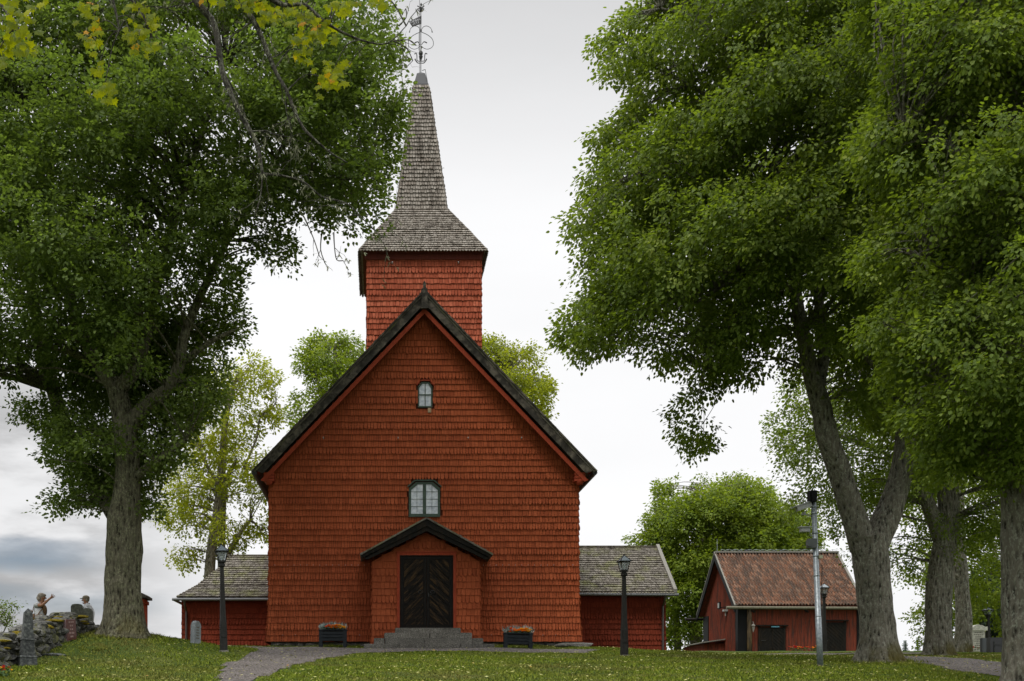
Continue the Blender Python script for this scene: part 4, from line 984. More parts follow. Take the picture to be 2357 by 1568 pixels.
# ------------------------------------------------------------------ planters
SILV = m_leaf('silver_leaf', [(0,(.10,.15,.13)),(.5,(.25,.32,.30)),(1,(.55,.60,.55))], .1, (.3,.4,.35))
PLM = m_wood('dark_planter_wood', (.012,.015,.017), (.028,.033,.037), .55, (.8,6,6), .12)
def planter(px0, px1, ptop, pbot, D, rz_, tilt, label, legh=.16):
    x = CAM.x+((px0+px1)/2-CX)*D/F; y = CAM.y+D; wd = (px1-px0)*D/F/2; zb = CAM.z+(CY-pbot)*D/F; zt = CAM.z+(CY-ptop)*D/F
    T = thing('flower_planter', (x,y,zb), label, 'planter', 'dark wooden planters by the church door'); h = zt-zb
    for sx_ in (-1,1):
        for sy_ in (-1,1):
            b = MB(); xx = x+sx_*(wd-.055); yy = y+sy_*.19; b.box((xx-.055,yy-.05,zb-.03),(xx+.055,yy+.05,zt)); obj('leg', b, PLM, T)
    b = MB(); n = 3; z0 = zb+legh; hh = (zt-.03-z0)/n
    for k in range(n):
        za, zc = z0+k*hh+.006, z0+(k+1)*hh-.010; b.box((x-wd+.11,y-.225,za),(x+wd-.11,y-.19,zc)); b.box((x-wd+.11,y+.19,za),(x+wd-.11,y+.225,zc)); b.box((x-wd+.01,y-.14,za),(x-wd+.04,y+.14,zc)); b.box((x+wd-.04,y-.14,za),(x+wd-.01,y+.14,zc))
    obj('side_board', b, PLM, T)
    b = MB(); b.box((x-wd-.02,y-.25,zt),(x+wd+.02,y-.17,zt+.03)); b.box((x-wd-.02,y+.17,zt),(x+wd+.02,y+.25,zt+.03)); b.box((x-wd-.02,y-.17,zt),(x-wd+.06,y+.17,zt+.03)); b.box((x+wd-.06,y-.17,zt),(x+wd+.02,y+.17,zt+.03)); obj('rim', b, PLM, T)
    b = MB(); b.box((x-wd+.06,y-.17,zt-.08),(x+wd-.06,y+.17,zt-.02)); obj('soil', b, M('potting_soil', 1).col((.02,.014,.01)).m, T)
    b = MB()
    for k in range(420):
        u = random.uniform(-1,1); xx = x+u*(wd-.02); yy = y+random.uniform(-.08,.18); top = .26*(1-.35*u*u)*(1.0 if random.random() < .85 else 1.2); a = random.random()*6.3; el_ = random.uniform(.3,1.4); l = random.uniform(.10,.2); c_ = Vector((xx,yy,zt+random.uniform(0,.06)))
        if (u > .35) == (rz_ >= 0) and random.random() < .6: continue
        dd = Vector((math.cos(a)*math.cos(el_),math.sin(a)*math.cos(el_),math.sin(el_))); sd2 = dd.orthogonal().normalized()*.014; ti = c_+dd*l+Vector((0,0,top*.35)); mi = c_+dd*l*.5+Vector((0,0,top*.25))
        b.add([c_,mi+sd2,ti,mi-sd2], [(0,1,2,3)])
    obj('silver_foliage', b, SILV, T)
    b = MB()
    for k in range(300):
        xx = x+random.uniform(-wd+.1,wd-.05); yy = y+random.uniform(-.22,.1); z = zt+random.uniform(.0,.10); a = random.random()*6.3; l = .045
        b.add([(xx,yy,z),(xx+l*math.cos(a),yy+l*math.sin(a),z+.02),(xx+l*math.cos(a+1),yy+l*math.sin(a+1),z+.03)], [(0,1,2)])
    obj('foliage', b, FLF, T)
    for mtl, lo_, hi_, nn in ((FRO,-.62,-.2,4),(FOR,-.35,.55,14),(FYE,.0,.9,12)):
        b = MB()
        for k in range(nn):
            cpos = (x+random.uniform(lo_,hi_)*wd, y-.25+random.uniform(-.04,.06), zt+random.uniform(.05,.15)); flower(b, cpos, .065); flower(b, (cpos[0],cpos[1]-.015,cpos[2]), .05); flower(b, (cpos[0],cpos[1]-.025,cpos[2]), .03)
        obj('blossoms', b, mtl, T)
    T.rotation_euler = (0,R(tilt),R(rz_)); return T
planter(735,798,1452,1488,36.4,0,0,'dark wooden planter with orange and yellow flowers left of the church steps')
planter(1159,1224,1460,1496,35.3,-3,1.2,'dark wooden planter with orange flowers right of the church steps')

# ------------------------------------------------------------------ stone wall and gravestones
WL = thing('stone_wall', (-10.2,-8.5,-.6), 'lichen covered dry stone wall with mossy top at the left edge', 'stone wall')
wp = [(-13.2,-14.5,.95),(-10.9,-13.2,.98),(-9.75,-10.8,1.02),(-9.35,-8.6,.92),(-8.95,-7.35,.64),(-8.6,-6.6,.5)]
wpx = [(-14.0,-13.2,.85),(-12.0,-12.2,.85)]
ws = MB(); mo = MB()
def wpt(t):
    t = min(max(t,0),len(wp)-1.0001); i = int(t); f_ = t-i; a_, b_ = wp[i], wp[i+1]
    return Vector((a_[0]+(b_[0]-a_[0])*f_, a_[1]+(b_[1]-a_[1])*f_, 0)), a_[2]+(b_[2]-a_[2])*f_
wp = [(P(-260,1500,21.0).x,P(0,0,21.0).y,.85),(P(-60,1500,24.2).x,P(0,0,24.2).y,.54),(P(30,1,26.0).x,P(0,0,26.0).y,.53),(P(95,1,28.0).x,P(0,0,28.0).y,.54),(P(150,1,29.6).x,P(0,0,29.6).y,.50),(P(190,1,30.8).x,P(0,0,30.8).y,.36),(P(225,1,31.6).x,P(0,0,31.6).y,.25),(P(262,1,32.2).x,P(0,0,32.2).y,.22)]
t = 0
while t < len(wp)-1.02:
    c_, h = wpt(t); c2, _ = wpt(t+.05); d_ = (c2-c_).normalized(); nrm = Vector((-d_.y,d_.x,0)); g0 = gz(c_.x,c_.y)
    seg = (Vector(wp[min(int(t)+1,len(wp)-1)][:2])-Vector(wp[int(t)][:2])).length
    z = -.06
    while z < h-.03:
        sh_ = random.uniform(.10,.20)*(1.1 if z < .2 else .9); sl = random.uniform(.14,.30)
        for off in ((-.26,.26) if h > .5 else (-.1,.15)):
            cc_ = c_+d_*random.uniform(-.13,.13)+nrm*(off*(1-.25*z/h)+random.uniform(-.04,.04)); rock(ws, (cc_.x,cc_.y,g0+z+sh_*.5), (sl*.68,random.uniform(.15,.22),sh_*.66))
        if random.random() < .5: rock(ws, (c_.x,c_.y,g0+z+sh_*.5), (sl*.6,.25,sh_*.62))
        z += sh_*.92
    if random.random() < .62:
        off = random.uniform(-.28,.28); cc_ = c_+nrm*off; rock(mo, (cc_.x,cc_.y,g0+h+random.uniform(-.02,.05)), (random.uniform(.12,.28),random.uniform(.08,.2),random.uniform(.03,.06)))
    if random.random() < .12:
        cc_ = c_+nrm*(-.36); cc_ = cc_ if cc_.y < c_.y else c_+nrm*.36; rock(mo, (cc_.x,cc_.y,g0+h*random.uniform(.5,.95)), (.1,.07,.03))
    t += .16/seg*1.05
obj('stones', ws, FIELD, WL); obj('moss', mo, MOSS, WL)

def stone(name, px, py, label, build, group=None, D=None):
    q = P(px,py,D) if D else hit(px,py)
    if D: q.z = gz(q.x,q.y)
    T = thing(name, q, label, 'gravestone', group); build(T, q); return T
def b_obelisk(T, q):
    x, y, z = q; s = (q.y-CAM.y)/F
    b = MB(); b.frust((x,y), .19, .18, z-.05, z+.17); b.frust((x,y), .19, .165, z+.17, z+.2); obj('plinth', b, DSTONE, T)
    b = MB(); b.frust((x,y), .145, .125, z+.2, z+.55); b.frust((x,y), .14, .125, z+.55, z+.58); b.frust((x,y), .115, .082, z+.58, z+1.15); b.frust((x,y), .082, .01, z+1.15, z+1.24); obj('shaft', b, DSTONE, T)
    T.rotation_euler = (0,R(1.2),R(28))
stone('gravestone', 62, 1531, 'dark grey obelisk gravestone in front of the stone wall', b_obelisk)
def b_red(T, q):
    x, y, z = q; b = MB(); b.box((x-.17,y-.10,z-.05),(x+.17,y+.10,z+.52)); obj('stone_block', b, RSTONE, T)
    b = MB(); b.box((x-.165,y-.115,z),(x+.165,y-.101,z+.51)); obj('polished_face', b, RPOL, T)
    b = MB()
    for k,(w_,n_) in enumerate(((.2,3),(.12,2),(.12,2),(.2,2),(.12,1))):
        for i in range(n_): xx = x-w_/2+i*w_/n_; zz = z+.45-k*.09; b.box((xx+.008,y-.118,zz-.02),(xx+w_/n_-.012,y-.1155,zz+.02))
    obj('inscription', b, ENGL, T); T.rotation_euler = (0,R(-4.5),R(62))
stone('gravestone', 158, 1474, 'tilted red granite gravestone with a polished face before the stone wall', b_red)
def b_small(T, q):
    x, y, z = q; b = MB(); pr_ = [(-.19,-.05),(.19,-.05),(.19,.48),(.14,.57),(.05,.62),(-.05,.62),(-.14,.57),(-.19,.48)]
    b.prism([(x+a_,z+c_) for a_,c_ in pr_], y-.09, y+.09); obj('slab', b, LSTONE, T)
    b = MB()
    for k in range(5): b.box((x-.09,y-.0925,z+.42-k*.075),(x+.09-.03*(k%2),y-.0905,z+.455-k*.075))
    obj('inscription', b, ENGR, T); T.rotation_euler = (0,R(2.5),R(66)); T.scale = (.8,.7,.95)
stone('gravestone', 450, 1481, 'small light grey gravestone with a rounded top on the lawn before the left annex', b_small)
for (px,w_,top,hz_,lab) in ((177.5,.165,1390.5,.05,'wide rounded mossy gravestone standing behind the stone wall'),(201,.14,1400.5,-.3,'narrow mossy gravestone standing behind the wall in front of the man')):
    Dd = 32.6 if px > 190 else 33.2; q = P(px,1450,Dd); zt_ = P(px,top,Dd).z; g0 = gz(q.x,q.y); b = MB(); x = q.x
    b.prism([(x-w_,g0-.1),(x+w_,g0-.1),(x+w_,zt_-.08),(x+w_*.75,zt_-.015),(x+w_*.3,zt_),(x-w_*.3,zt_),(x-w_*.8,zt_-.02),(x-w_,zt_-.08)], q.y-.07, q.y+.07)
    single('gravestone', b, MSTONE, lab, 'gravestone')
q = hit(120,1508); b = MB(); rock(b, (q.x,q.y,q.z-.0), (.34,.25,.045)); single('grave_slab', b, DSTONE, 'flat dark grave slab sunk in the lawn near the obelisk', 'grave slab')
Dg = 48.0
def b_white(T, q):
    x, y, z = q; s = Dg/F; zt = CAM.z+(CY-1452)*s; w_ = 15*s
    b = MB(); b.box((x-w_,y-.12,z-.1),(x+w_,y+.12,zt)); obj('slab', b, WSTONE, T)
    b = MB(); ww = w_+.08; ztop = CAM.z+(CY-1441)*s; pr_ = [(-ww,zt),(ww,zt),(ww,zt+.16),(ww*.85,zt+.14),(ww*.62,zt+.17),(ww*.4,ztop+.02),(0,ztop+.05),(-ww*.4,ztop+.02),(-ww*.62,zt+.17),(-ww*.85,zt+.14),(-ww,zt+.16)]
    b.prism([(x+a_,c_) for a_,c_ in pr_], y-.17, y+.17); obj('cornice', b, WSTONE, T)
    b = MB()
    for k in range(9):
        zz = zt-.08-k*.09; wl = (.17,.20,.13,.2,.2,.1,.16,.18,.15)[k]
        i = -wl
        while i < wl-.02: l = random.uniform(.025,.07); b.box((x+i,y-.123,zz-.02),(x+min(i+l,wl),y-.1205,zz+.012)); i += l+.02
    obj('inscription', b, ENGR, T)
stone('gravestone', 2249, 1502, 'pale limestone gravestone with a scrolled top and lines of carved writing', b_white, D=Dg)
def b_dark(T, q):
    x, y, z = q; s = (q.y-CAM.y)/F; h = CAM.z+(CY-1468)*s; w_ = 26*s
    b = MB(); b.prism([(x-w_,z-.1),(x+w_,z-.1),(x+w_,h-.12),(x+w_*.3,h-.02),(x+w_*.28,h),(x-w_,h)], y-.14, y+.14); obj('slab', b, M('black_granite', .35, .5).col((.016,.017,.018)).m, T)
    b = MB(); b.box((x-w_*.7,y-.16,z),(x-w_*.62,y-.142,h-.15)); b.box((x-w_*.62,y-.158,h-.3),(x+w_*.6,y-.142,h-.27)); obj('relief', b, DSTONE, T)
stone('gravestone', 2301, 1507, 'wide low black granite gravestone beside the pale limestone one', b_dark, D=44.0)
q = P(2268,1503,45.5); b = MB(); h = P(2268,1469,45.5).z; b.box((q.x-.16,q.y-.1,gz(q.x,q.y)-.1),(q.x+.22,q.y+.1,h)); single('gravestone', b, M('plain_grey_stone', .6).col((.10,.11,.12)).m, 'plain mid grey gravestone between the pale and the black one', 'gravestone')
p = P(2258,1503,46.9); flowers('grave_flowers', (p.x-.1,p.y,gz(p.x,p.y)), .3, .1, .18, 9, [FRED], FLF, 'small green plant with red flowers at the foot of the limestone gravestone', 'flowers', .05)
p = hit(4,1560); flowers('flower_pot_plants', (p.x-.15,p.y,p.z), .3, .3, .2, 40, [FRED,FYE], FLF, 'small red and yellow flowers at the bottom left corner of the lawn', 'flowers', .04)

# ------------------------------------------------------------------ people
SKIN = M('skin', .55, .3).col((.30,.15,.085)).m; HAIR = M('grey_blond_hair', .6, .3); HAIR.col(HAIR.ramp(HAIR.noise(40, 3, .6, (1,1,.3)), [(.3, (.10,.085,.065)), (.7, (.30,.26,.20))])); HAIR = HAIR.m
SHIRT = M('white_cotton', .9, .1); SHIRT.col(SHIRT.ramp(SHIRT.noise(9, 4), [(.3, (.36,.37,.38)), (.7, (.60,.61,.62))])); SHIRT = SHIRT.m
TROU = M('dark_trousers', .9, .1).col((.04,.04,.05)).m; KHAKI = M('khaki_cap', .9, .1).col((.20,.17,.12)).m; SCARF = M('patterned_blouse', .9, .1); SCARF.col(SCARF.ramp(SCARF.voro(22), [(.2, (.05,.02,.04)), (.5, (.22,.14,.05)), (.8, (.04,.03,.05))])); SCARF = SCARF.m
TAN = M('tan_leather', .6, .3).col((.17,.10,.055)).m; EYE = M('eye', .3, .5).col((.03,.02,.02)).m
def skin_mesh(name, chains, mat, parent, sub=2):
    """chains: list of lists of (x,y,z,r); points with equal coordinates are joined"""
    org = ORG[parent.name]; vs = []; rs = []; idx = {}; es = []
    for ch in chains:
        prev = None
        for (x,y,z,r) in ch:
            k = (round(x,4),round(y,4),round(z,4))
            if k not in idx: idx[k] = len(vs); vs.append((x,y,z)); rs.append(r*(1.17 if r > .03 else 1.05))
            i = idx[k]
            if prev is not None and prev != i: es.append((prev,i))
            prev = i
    me = bpy.data.meshes.new(name); me.from_pydata(vs, es, []); me.update()
    o = bpy.data.objects.new(name, me); COL.objects.link(o)
    md = o.modifiers.new('s', 'SKIN'); md.use_smooth_shade = True
    for i, r in enumerate(rs):
        me.skin_vertices[0].data[i].radius = (r,r) if not isinstance(r, tuple) else r
    me.skin_vertices[0].data[0].use_root = True
    sb = o.modifiers.new('u', 'SUBSURF'); sb.levels = sub; sb.render_levels = sub
    m2 = apply_mods(o); bpy.data.objects.remove(o)
    m2.materials.clear(); m2.materials.append(mat); at = m2.attributes.new('rnd','FLOAT','FACE')
    q = bpy.data.objects.new(name, m2); COL.objects.link(q); q.parent = parent; ORG[q.name] = org
    m2.polygons.foreach_set('use_smooth', [True]*len(m2.polygons)); return q
def ell(mb, c, s, seg=14, rings=9, cut=None, R_=None):
    n = len(mb.v); c = Vector(c)
    for i in range(rings+1):
        th = math.pi*i/rings
        for j in range(seg):
            a = 2*math.pi*j/seg; v = Vector((s[0]*math.sin(th)*math.cos(a), s[1]*math.sin(th)*math.sin(a), s[2]*math.cos(th)))
            if R_: v = R_@v
            mb.v.append(tuple(c+v))
    for i in range(rings):
        for j in range(seg): mb.f.append((n+i*seg+j, n+(i+1)*seg+j, n+(i+1)*seg+(j+1)%seg, n+i*seg+(j+1)%seg)); mb.r.append(.5)
def person(px, pytop, D, H, face, label, woman):
    q = P(px,pytop,D); g0 = gz(q.x,q.y); g0 = q.z-H       # stands behind the wall
    T = thing('person', (q.x,q.y,gz(q.x,q.y)), label, 'person')
    T.location.z = g0; ORG[T.name] = Vector((q.x,q.y,g0)); f = face  # local: x forward = f
    p_ = lambda x,y,z,r: (x*f, y, z, r)
    hz = H-.13
    ch = [[p_(-.05,0,.93,.13),p_(-.07,0,1.05,.125),p_(-.10,0,1.22,.135),p_(-.08,0,H-.33,.11),p_(-.035,0,H-.26,.052),p_(-.01,0,hz-.045,.058),p_(.0,0,hz,.088),p_(.0,0,H-.075,.082)]]
    for s in (-1,1):
        ch.append([p_(-.05,0,.93,.13),p_(-.05,.09*s,.84,.088),p_(-.03,.10*s,.50,.058),p_(-.05,.10*s,.10,.040),p_(.07,.11*s,.04,.035)])
    def hand(wx,wy,wz,dx,dy,dz,spread):
        d = Vector((dx,dy,dz)).normalized(); sdv = Vector((0,1,0)) if abs(d.y) < .8 else Vector((1,0,0)); up = d.cross(sdv).normalized()
        pm = Vector((wx,wy,wz))+d*.075; out_ = []
        for k,l in enumerate((.072,.08,.076,.06)):
            o_ = (k-1.5)*.020; b1 = pm+up*o_; dd = (d+up*(k-1.5)*spread).normalized(); m_ = b1+dd*l*.5; e_ = b1+dd*l+sdv*.012
            out_.append([p_(*pm,.022),p_(*b1,.0105),p_(*m_,.0095),p_(*e_,.0075)])
        th = Vector((wx,wy,wz))+d*.03; out_.append([p_(wx,wy,wz,.026),p_(*(th-up*.03),.012),p_(*(th-up*.05+d*.04),.010),p_(*(th-up*.05+d*.065),.008)])
        out_.append([p_(wx,wy,wz,.026),p_(*pm,.022)]); return out_
    if woman:
        sh_ = (-.10,-.15,H-.34); el_ = (.05,-.24,H-.37); wr = (.26,-.16,H-.155)
        ch.append([p_(-.08,0,H-.33,.11),p_(*sh_,.058),p_(*el_,.042),p_((el_[0]+wr[0])/2,-.2,(el_[2]+wr[2])/2,.036),p_(*wr,.026)]); ch += hand(*wr,.62,.1,.62,.42)
        w2 = (.10,.16,H-.72); ch.append([p_(-.08,0,H-.33,.11),p_(-.10,.15,H-.36,.055),p_(-.12,.2,H-.60,.04),p_(*w2,.026)]); ch += hand(*w2,.8,0,-.3,.12)
    else:
        for s in (-1,1):
            w2 = (.03,.22*s,H-.88); ch.append([p_(-.08,0,H-.33,.11),p_(-.08,.18*s,H-.36,.062),p_(-.10,.23*s,H-.62,.048),p_(*w2,.028)]); ch += hand(*w2,.15,0,-1,.08)
    ox = T.location
    ch = [[(a+ox.x-ox.x,b,c,r) for a,b,c,r in c_] for c_ in ch]
    body = skin_mesh('body', ch, SKIN, T)
    L = Vector((q.x,q.y,g0))
    w_ = lambda x,y,z: (L.x+x*f, L.y+y, L.z+z)
    b = MB()
    ell(b, w_(.100,0,hz-.01), (.020,.014,.022), 8, 5); ell(b, w_(.084,0,hz-.062), (.014,.026,.010), 8, 5); ell(b, w_(.060,0,hz-.095), (.028,.03,.02), 8, 5)
    for s in (-1,1): ell(b, w_(-.005,.083*s,hz-.01), (.018,.010,.028), 8, 5)
    obj('face_features', b, SKIN, T, True)
    b = MB()
    for s in (-1,1): ell(b, w_(.083,.030*s,hz+.015), (.010,.014,.008), 8, 5)
    obj('eyes', b, EYE, T, True)
    b = MB()
    if woman:
        ell(b, w_(-.035,0,hz+.045), (.115,.108,.105), 18, 12); ell(b, w_(-.075,0,hz-.03), (.085,.10,.085), 16, 10); ell(b, w_(.045,0,hz+.075), (.055,.085,.045), 12, 8)
        ell(b, w_(-.13,0,hz+.0), (.045,.07,.06), 10, 7)
    else: ell(b, w_(-.03,0,hz+.01), (.085,.092,.075), 16, 10)
    obj('hair', b, HAIR, T, True)
    k = 1.14
    if woman:
        sc = [[p_(-.05,0,.88,.15),p_(-.07,0,1.05,.142),p_(-.11,0,1.22,.152),p_(-.09,0,H-.32,.125),p_(-.05,0,H-.28,.075)],
              [p_(-.09,0,H-.32,.125),p_(-.10,-.15,H-.335,.078),p_(-.03,-.195,H-.355,.066)],[p_(-.09,0,H-.32,.125),p_(-.10,.15,H-.36,.072),p_(-.115,.18,H-.48,.06)]]
        skin_mesh('blouse', sc, SHIRT, T)
        b = MB(); ell(b, w_(.06,-.02,1.12), (.075,.10,.17), 12, 8); obj('patterned_panel', b, SCARF, T, True)
        b = MB(); b.tube([w_(-.14,-.12,H-.27),w_(-.215,-.13,H-.40),w_(-.25,-.12,H-.55)], .014, 6, smooth=3); b.tube([w_(.04,-.14,H-.44),w_(-.03,-.17,H-.54),w_(-.12,-.17,H-.68)], .014, 6, smooth=3)
        b.obox(w_(-.24,-.06,H-.68), (.05,0,.02), (0,.05,0), (-.02,0,.08)); b.tube([w_(-.25,-.1,H-.56),w_(-.31,-.1,H-.47)], .013, 6); obj('handbag', b, TAN, T, True)
    else:
        sc = [[p_(-.05,0,.86,.165),p_(-.06,0,1.05,.16),p_(-.09,0,1.22,.165),p_(-.08,0,H-.33,.135),p_(-.04,0,H-.27,.078)]]
        for s in (-1,1): sc.append([p_(-.08,0,H-.33,.135),p_(-.08,.18*s,H-.36,.085),p_(-.10,.23*s,H-.62,.066),p_(.01,.225*s,H-.84,.045)])
        skin_mesh('shirt', sc, SHIRT, T)
        b = MB(); b.tube([w_(.035,-.03,H-.31),w_(-.03,-.075,H-.25),w_(-.10,-.05,H-.235),w_(-.10,.05,H-.235),w_(-.03,.075,H-.25),w_(.035,.03,H-.31)], .018, 6, smooth=3); obj('collar', b, SHIRT, T, True)
        b = MB(); ell(b, w_(-.012,0,hz+.06), (.108,.098,.078), 18, 12); b.poly3([w_(.06,-.075,hz+.045),w_(.15,-.055,hz+.035),w_(.17,0,hz+.035),w_(.15,.055,hz+.035),w_(.06,.075,hz+.045)], (0,0,.012)); obj('cap', b, KHAKI, T, True)
    tc_ = [[p_(-.05,0,.95,.155),p_(-.05,0,.86,.15)]]
    for s in (-1,1): tc_.append([p_(-.05,0,.86,.15),p_(-.05,.095*s,.78,.105),p_(-.03,.10*s,.50,.078),p_(-.045,.10*s,.09,.066)])
    skin_mesh('trousers', tc_, TROU, T)
    b = MB()
    for s in (-1,1): ell(b, w_(.04,.105*s,.045), (.13,.05,.05), 12, 7)
    obj('shoes', b, TAN, T, True)
    return T
def cg_(*a): return a
pw = person(98,1366,32.9,1.62,1,'grey haired woman in a white top pointing with a raised arm behind the wall',True)
pm = person(197,1371,33.4,1.74,-1,'man in a khaki cap and white shirt standing behind the wall by the oak',False)

# ------------------------------------------------------------------ trees
def inpoly_pts(poly, n, rg):
    xs = [p[0] for p in poly]; ys = [p[1] for p in poly]
    x = rg.uniform(min(xs),max(xs),n*3); y = rg.uniform(min(ys),max(ys),n*3); k = inpoly(x, y, poly)
    return x[k][:n], y[k][:n]
def edge_dist(x, y, poly):
    d = np.full(x.shape, 1e9); n = len(poly)
    for i in range(n):
        ax_, ay_ = poly[i]; bx_, by_ = poly[(i+1)%n]; vx, vy_ = bx_-ax_, by_-ay_; l2 = vx*vx+vy_*vy_+1e-9
        t = np.clip(((x-ax_)*vx+(y-ay_)*vy_)/l2, 0, 1); d = np.minimum(d, np.hypot(x-(ax_+t*vx), y-(ay_+t*vy_)))
    return d
def unit(a): return a/np.maximum(np.linalg.norm(a, axis=1)[:,None], 1e-9)
def crown(parent, poly, D0, thick, nclump, Rc, nleaf, leaf, mat, seed, droop=.35, holes=(), limbs=(), twigmat=None, simple=False, spacing=.8, front=0., flat=.6, spr=.45, name='crown', pal=(0,1), edgek=1.25, void=-.75, an=(1.0,.8,.6), axis=None, cdroop=.3, clear=()):
    rg = np.random.default_rng(seed); s = D0/F
    x, y = inpoly_pts(poly, nclump*7, rg); e = edge_dist(x, y, poly)*s
    ok = e > .16*Rc
    for hx, hy, hr in holes: ok &= np.hypot(x-hx, y-hy) > hr+Rc*.30/s
    x, y, e = x[ok], y[ok], e[ok]; vk = 1.0/Rc
    t = thick*np.sqrt(np.clip(e/(thick*.9), 0, 1)); u = rg.uniform(-1,1,len(x)); off = t*np.sign(u)*np.abs(u)**.6-front*t
    D = D0+off; C = np.stack([CAM.x+(x-CX)*D/F, CAM.y+D, CAM.z+(CY-y)*D/F], 1); Rr = np.minimum(Rc*rg.uniform(.65,1.3,len(x)), e*.85/an[0]*1.1+Rc*.16); Rr = np.where(rg.random(len(x)) < .12, np.maximum(Rr, Rc*.5), Rr)
    for hx, hy, hr in clear:
        cl_ = (off < .25) & (np.hypot(x-hx, y-hy) < hr*.8+Rr*.55/s); C = C[~cl_]; Rr = Rr[~cl_]; x = x[~cl_]; y = y[~cl_]; off = off[~cl_]
    vk = max(vk*.72, .9)/1.0 if Rc < .7 else vk
    f_ = np.sin(C[:,0]*vk*1.25+1.5*np.sin(C[:,2]*vk*.8))+np.sin(C[:,1]*vk*1.1+C[:,2]*vk*1.3+seed)+np.sin(C[:,2]*vk*1.9-C[:,0]*vk*.7+seed*2)
    C = C[f_ > void]; Rr = Rr[f_ > void]
    keep = []; KC = np.empty((0,3)); KR = []
    for i in range(len(C)):
        if len(keep) and np.min(np.linalg.norm((KC-C[i])*np.array([1,.7,1.25]), axis=1)) < spacing*min(Rc, Rr[i]*1.15+.08*Rc): continue
        keep.append(i); KC = np.vstack([KC, C[i]])
        if len(keep) >= nclump: break
    C = C[keep]; Rr = Rr[keep]; nc_ = len(C); print(parent.name, 'clumps', nc_, 'leaves', int(np.sum(nleaf*(Rr/Rc)**1.7))); ctr = C.mean(0)
    # each clump is a flattened bough tip reaching away from the stem
    axc = np.array(axis if axis is not None else (ctr[0], ctr[1], 0.)); e1 = C-axc; e1[:,2] = 0; e1 = unit(e1)+rg.standard_normal((nc_,3))*.45; e1[:,2] = -cdroop+rg.standard_normal(nc_)*.22; e1 = unit(e1)
    e2 = unit(np.cross(e1, np.array([[0,0,1.]]))); e3 = np.cross(e2, e1)
    # leaf sprays
    nsv = np.maximum(3, (nleaf/20*(Rr/Rc)**1.7)).astype(int); ci = np.repeat(np.arange(nc_), nsv); k = len(ci)
    dl = rg.standard_normal((k,3)); dl[:,2] = dl[:,2]*.85+.35; dl[:,0] += .2; dl = unit(dl)
    d = e1[ci]*dl[:,:1]+e2[ci]*dl[:,1:2]+e3[ci]*dl[:,2:]; outw = e1[ci]
    rad = rg.uniform(.25,1.0,k)**.5
    rr_ = (Rr[ci]*rad)[:,None]; o = C[ci]+e1[ci]*dl[:,:1]*rr_*an[0]+e2[ci]*dl[:,1:2]*rr_*an[1]+e3[ci]*dl[:,2:]*rr_*an[2]
    axs = d*np.array([1,1,.35])*.8+outw*.55+rg.standard_normal((k,3))*.3; axs[:,2] -= droop; axs = unit(axs)
    pl = 20; si = np.repeat(np.arange(k), pl); n = len(si)
    tt = rg.random(n); spl = spr*np.minimum(1, .45+Rr[ci]/Rc*.6)
    lat = rg.standard_normal((n,3))*(.085*(leaf/.08)**.5)
    p = o[si]+axs[si]*(tt*spl[si])[:,None]+lat; p[:,2] -= (tt**2)*spl[si]*droop*.5
    A = unit(axs[si]+unit(lat)*.9+np.array([0,0,-droop*.7])+rg.standard_normal((n,3))*.25)
    N = d[si]*.55+np.array([0,0,.75])+rg.standard_normal((n,3))*.42; N = unit(N-A*np.sum(N*A,1)[:,None])
    S = np.cross(A, N); Lf = leaf*rg.uniform(.7,1.25,n); W = Lf*rg.uniform(.55,.8,n)
    rnd = np.clip(rg.random(n)*.40+rg.random(nc_)[ci][si]*.25+rg.random(k)[si]*.35, 0, 1); rnd = pal[0]+(pal[1]-pal[0])*rnd
    L_ = Lf[:,None]; W_ = W[:,None]
    if simple:
        V = np.stack([p, p+A*L_*.45+S*W_*.5+N*W_*.12, p+A*L_, p+A*L_*.45-S*W_*.5+N*W_*.12], 1).reshape(-1,3)
        q = np.arange(n)[:,None]*4; Fx = np.concatenate([q+[0,1,2], q+[0,2,3]], 1).reshape(-1,3)
        oo = npmesh(name, V, Fx, np.repeat(rnd,2), mat, parent, 3)
    else:
        V = np.stack([p, p+A*L_*.28+S*W_*.5+N*W_*.15, p+A*L_*.72+S*W_*.38+N*W_*.1, p+A*L_, p+A*L_*.72-S*W_*.38+N*W_*.1, p+A*L_*.28-S*W_*.5+N*W_*.15], 1).reshape(-1,3)
        q = np.arange(n)[:,None]*6; Fx = np.concatenate([q+[0,1,2,3], q+[0,3,4,5]], 1).reshape(-1,4)
        oo = npmesh(name, V, Fx, np.repeat(rnd,2), mat, parent, 4)
    # twigs from the limbs to the clumps
    if len(limbs):
        LP = np.array([q_[:3] for q_ in limbs]); tw = MB()
        for i in range(nc_):
            dd = np.linalg.norm((LP-C[i])*np.array([1,1,1]), axis=1)+np.maximum(0, LP[:,2]-C[i][2])*1.2; j = int(np.argmin(dd))
            if dd[j] > 3.8 or Rr[i] < .3*Rc: continue
            a_ = Vector(LP[j]); b_ = Vector(C[i]); mid = (a_+b_)/2+Vector((rg.uniform(-.3,.3),rg.uniform(-.3,.3),.12*(a_-b_).length)); r0 = min(.012+.010*(a_-b_).length, limbs[j][3]*.5)
            tw.tube([a_,mid,b_], [r0,r0*.6,.008], 5, smooth=3, cap=False)
        obj('twigs', tw, twigmat or BLIN, parent)
    return C
def limb_pts(ch, step=.5):
    r = []
    for a_, b_ in zip(ch[:-1], ch[1:]):
        A_, B_ = Vector(a_[:3]), Vector(b_[:3]); n_ = max(1, int((B_-A_).length/step))
        for k in range(n_): t = k/n_; q = A_.lerp(B_, t); r.append((q.x,q.y,q.z,a_[3]*(1-t)+b_[3]*t))
    r.append(ch[-1]); return r
def PX(*a): px, py, D, r = a; q = P(px,py,D); return (q.x,q.y,q.z,r)
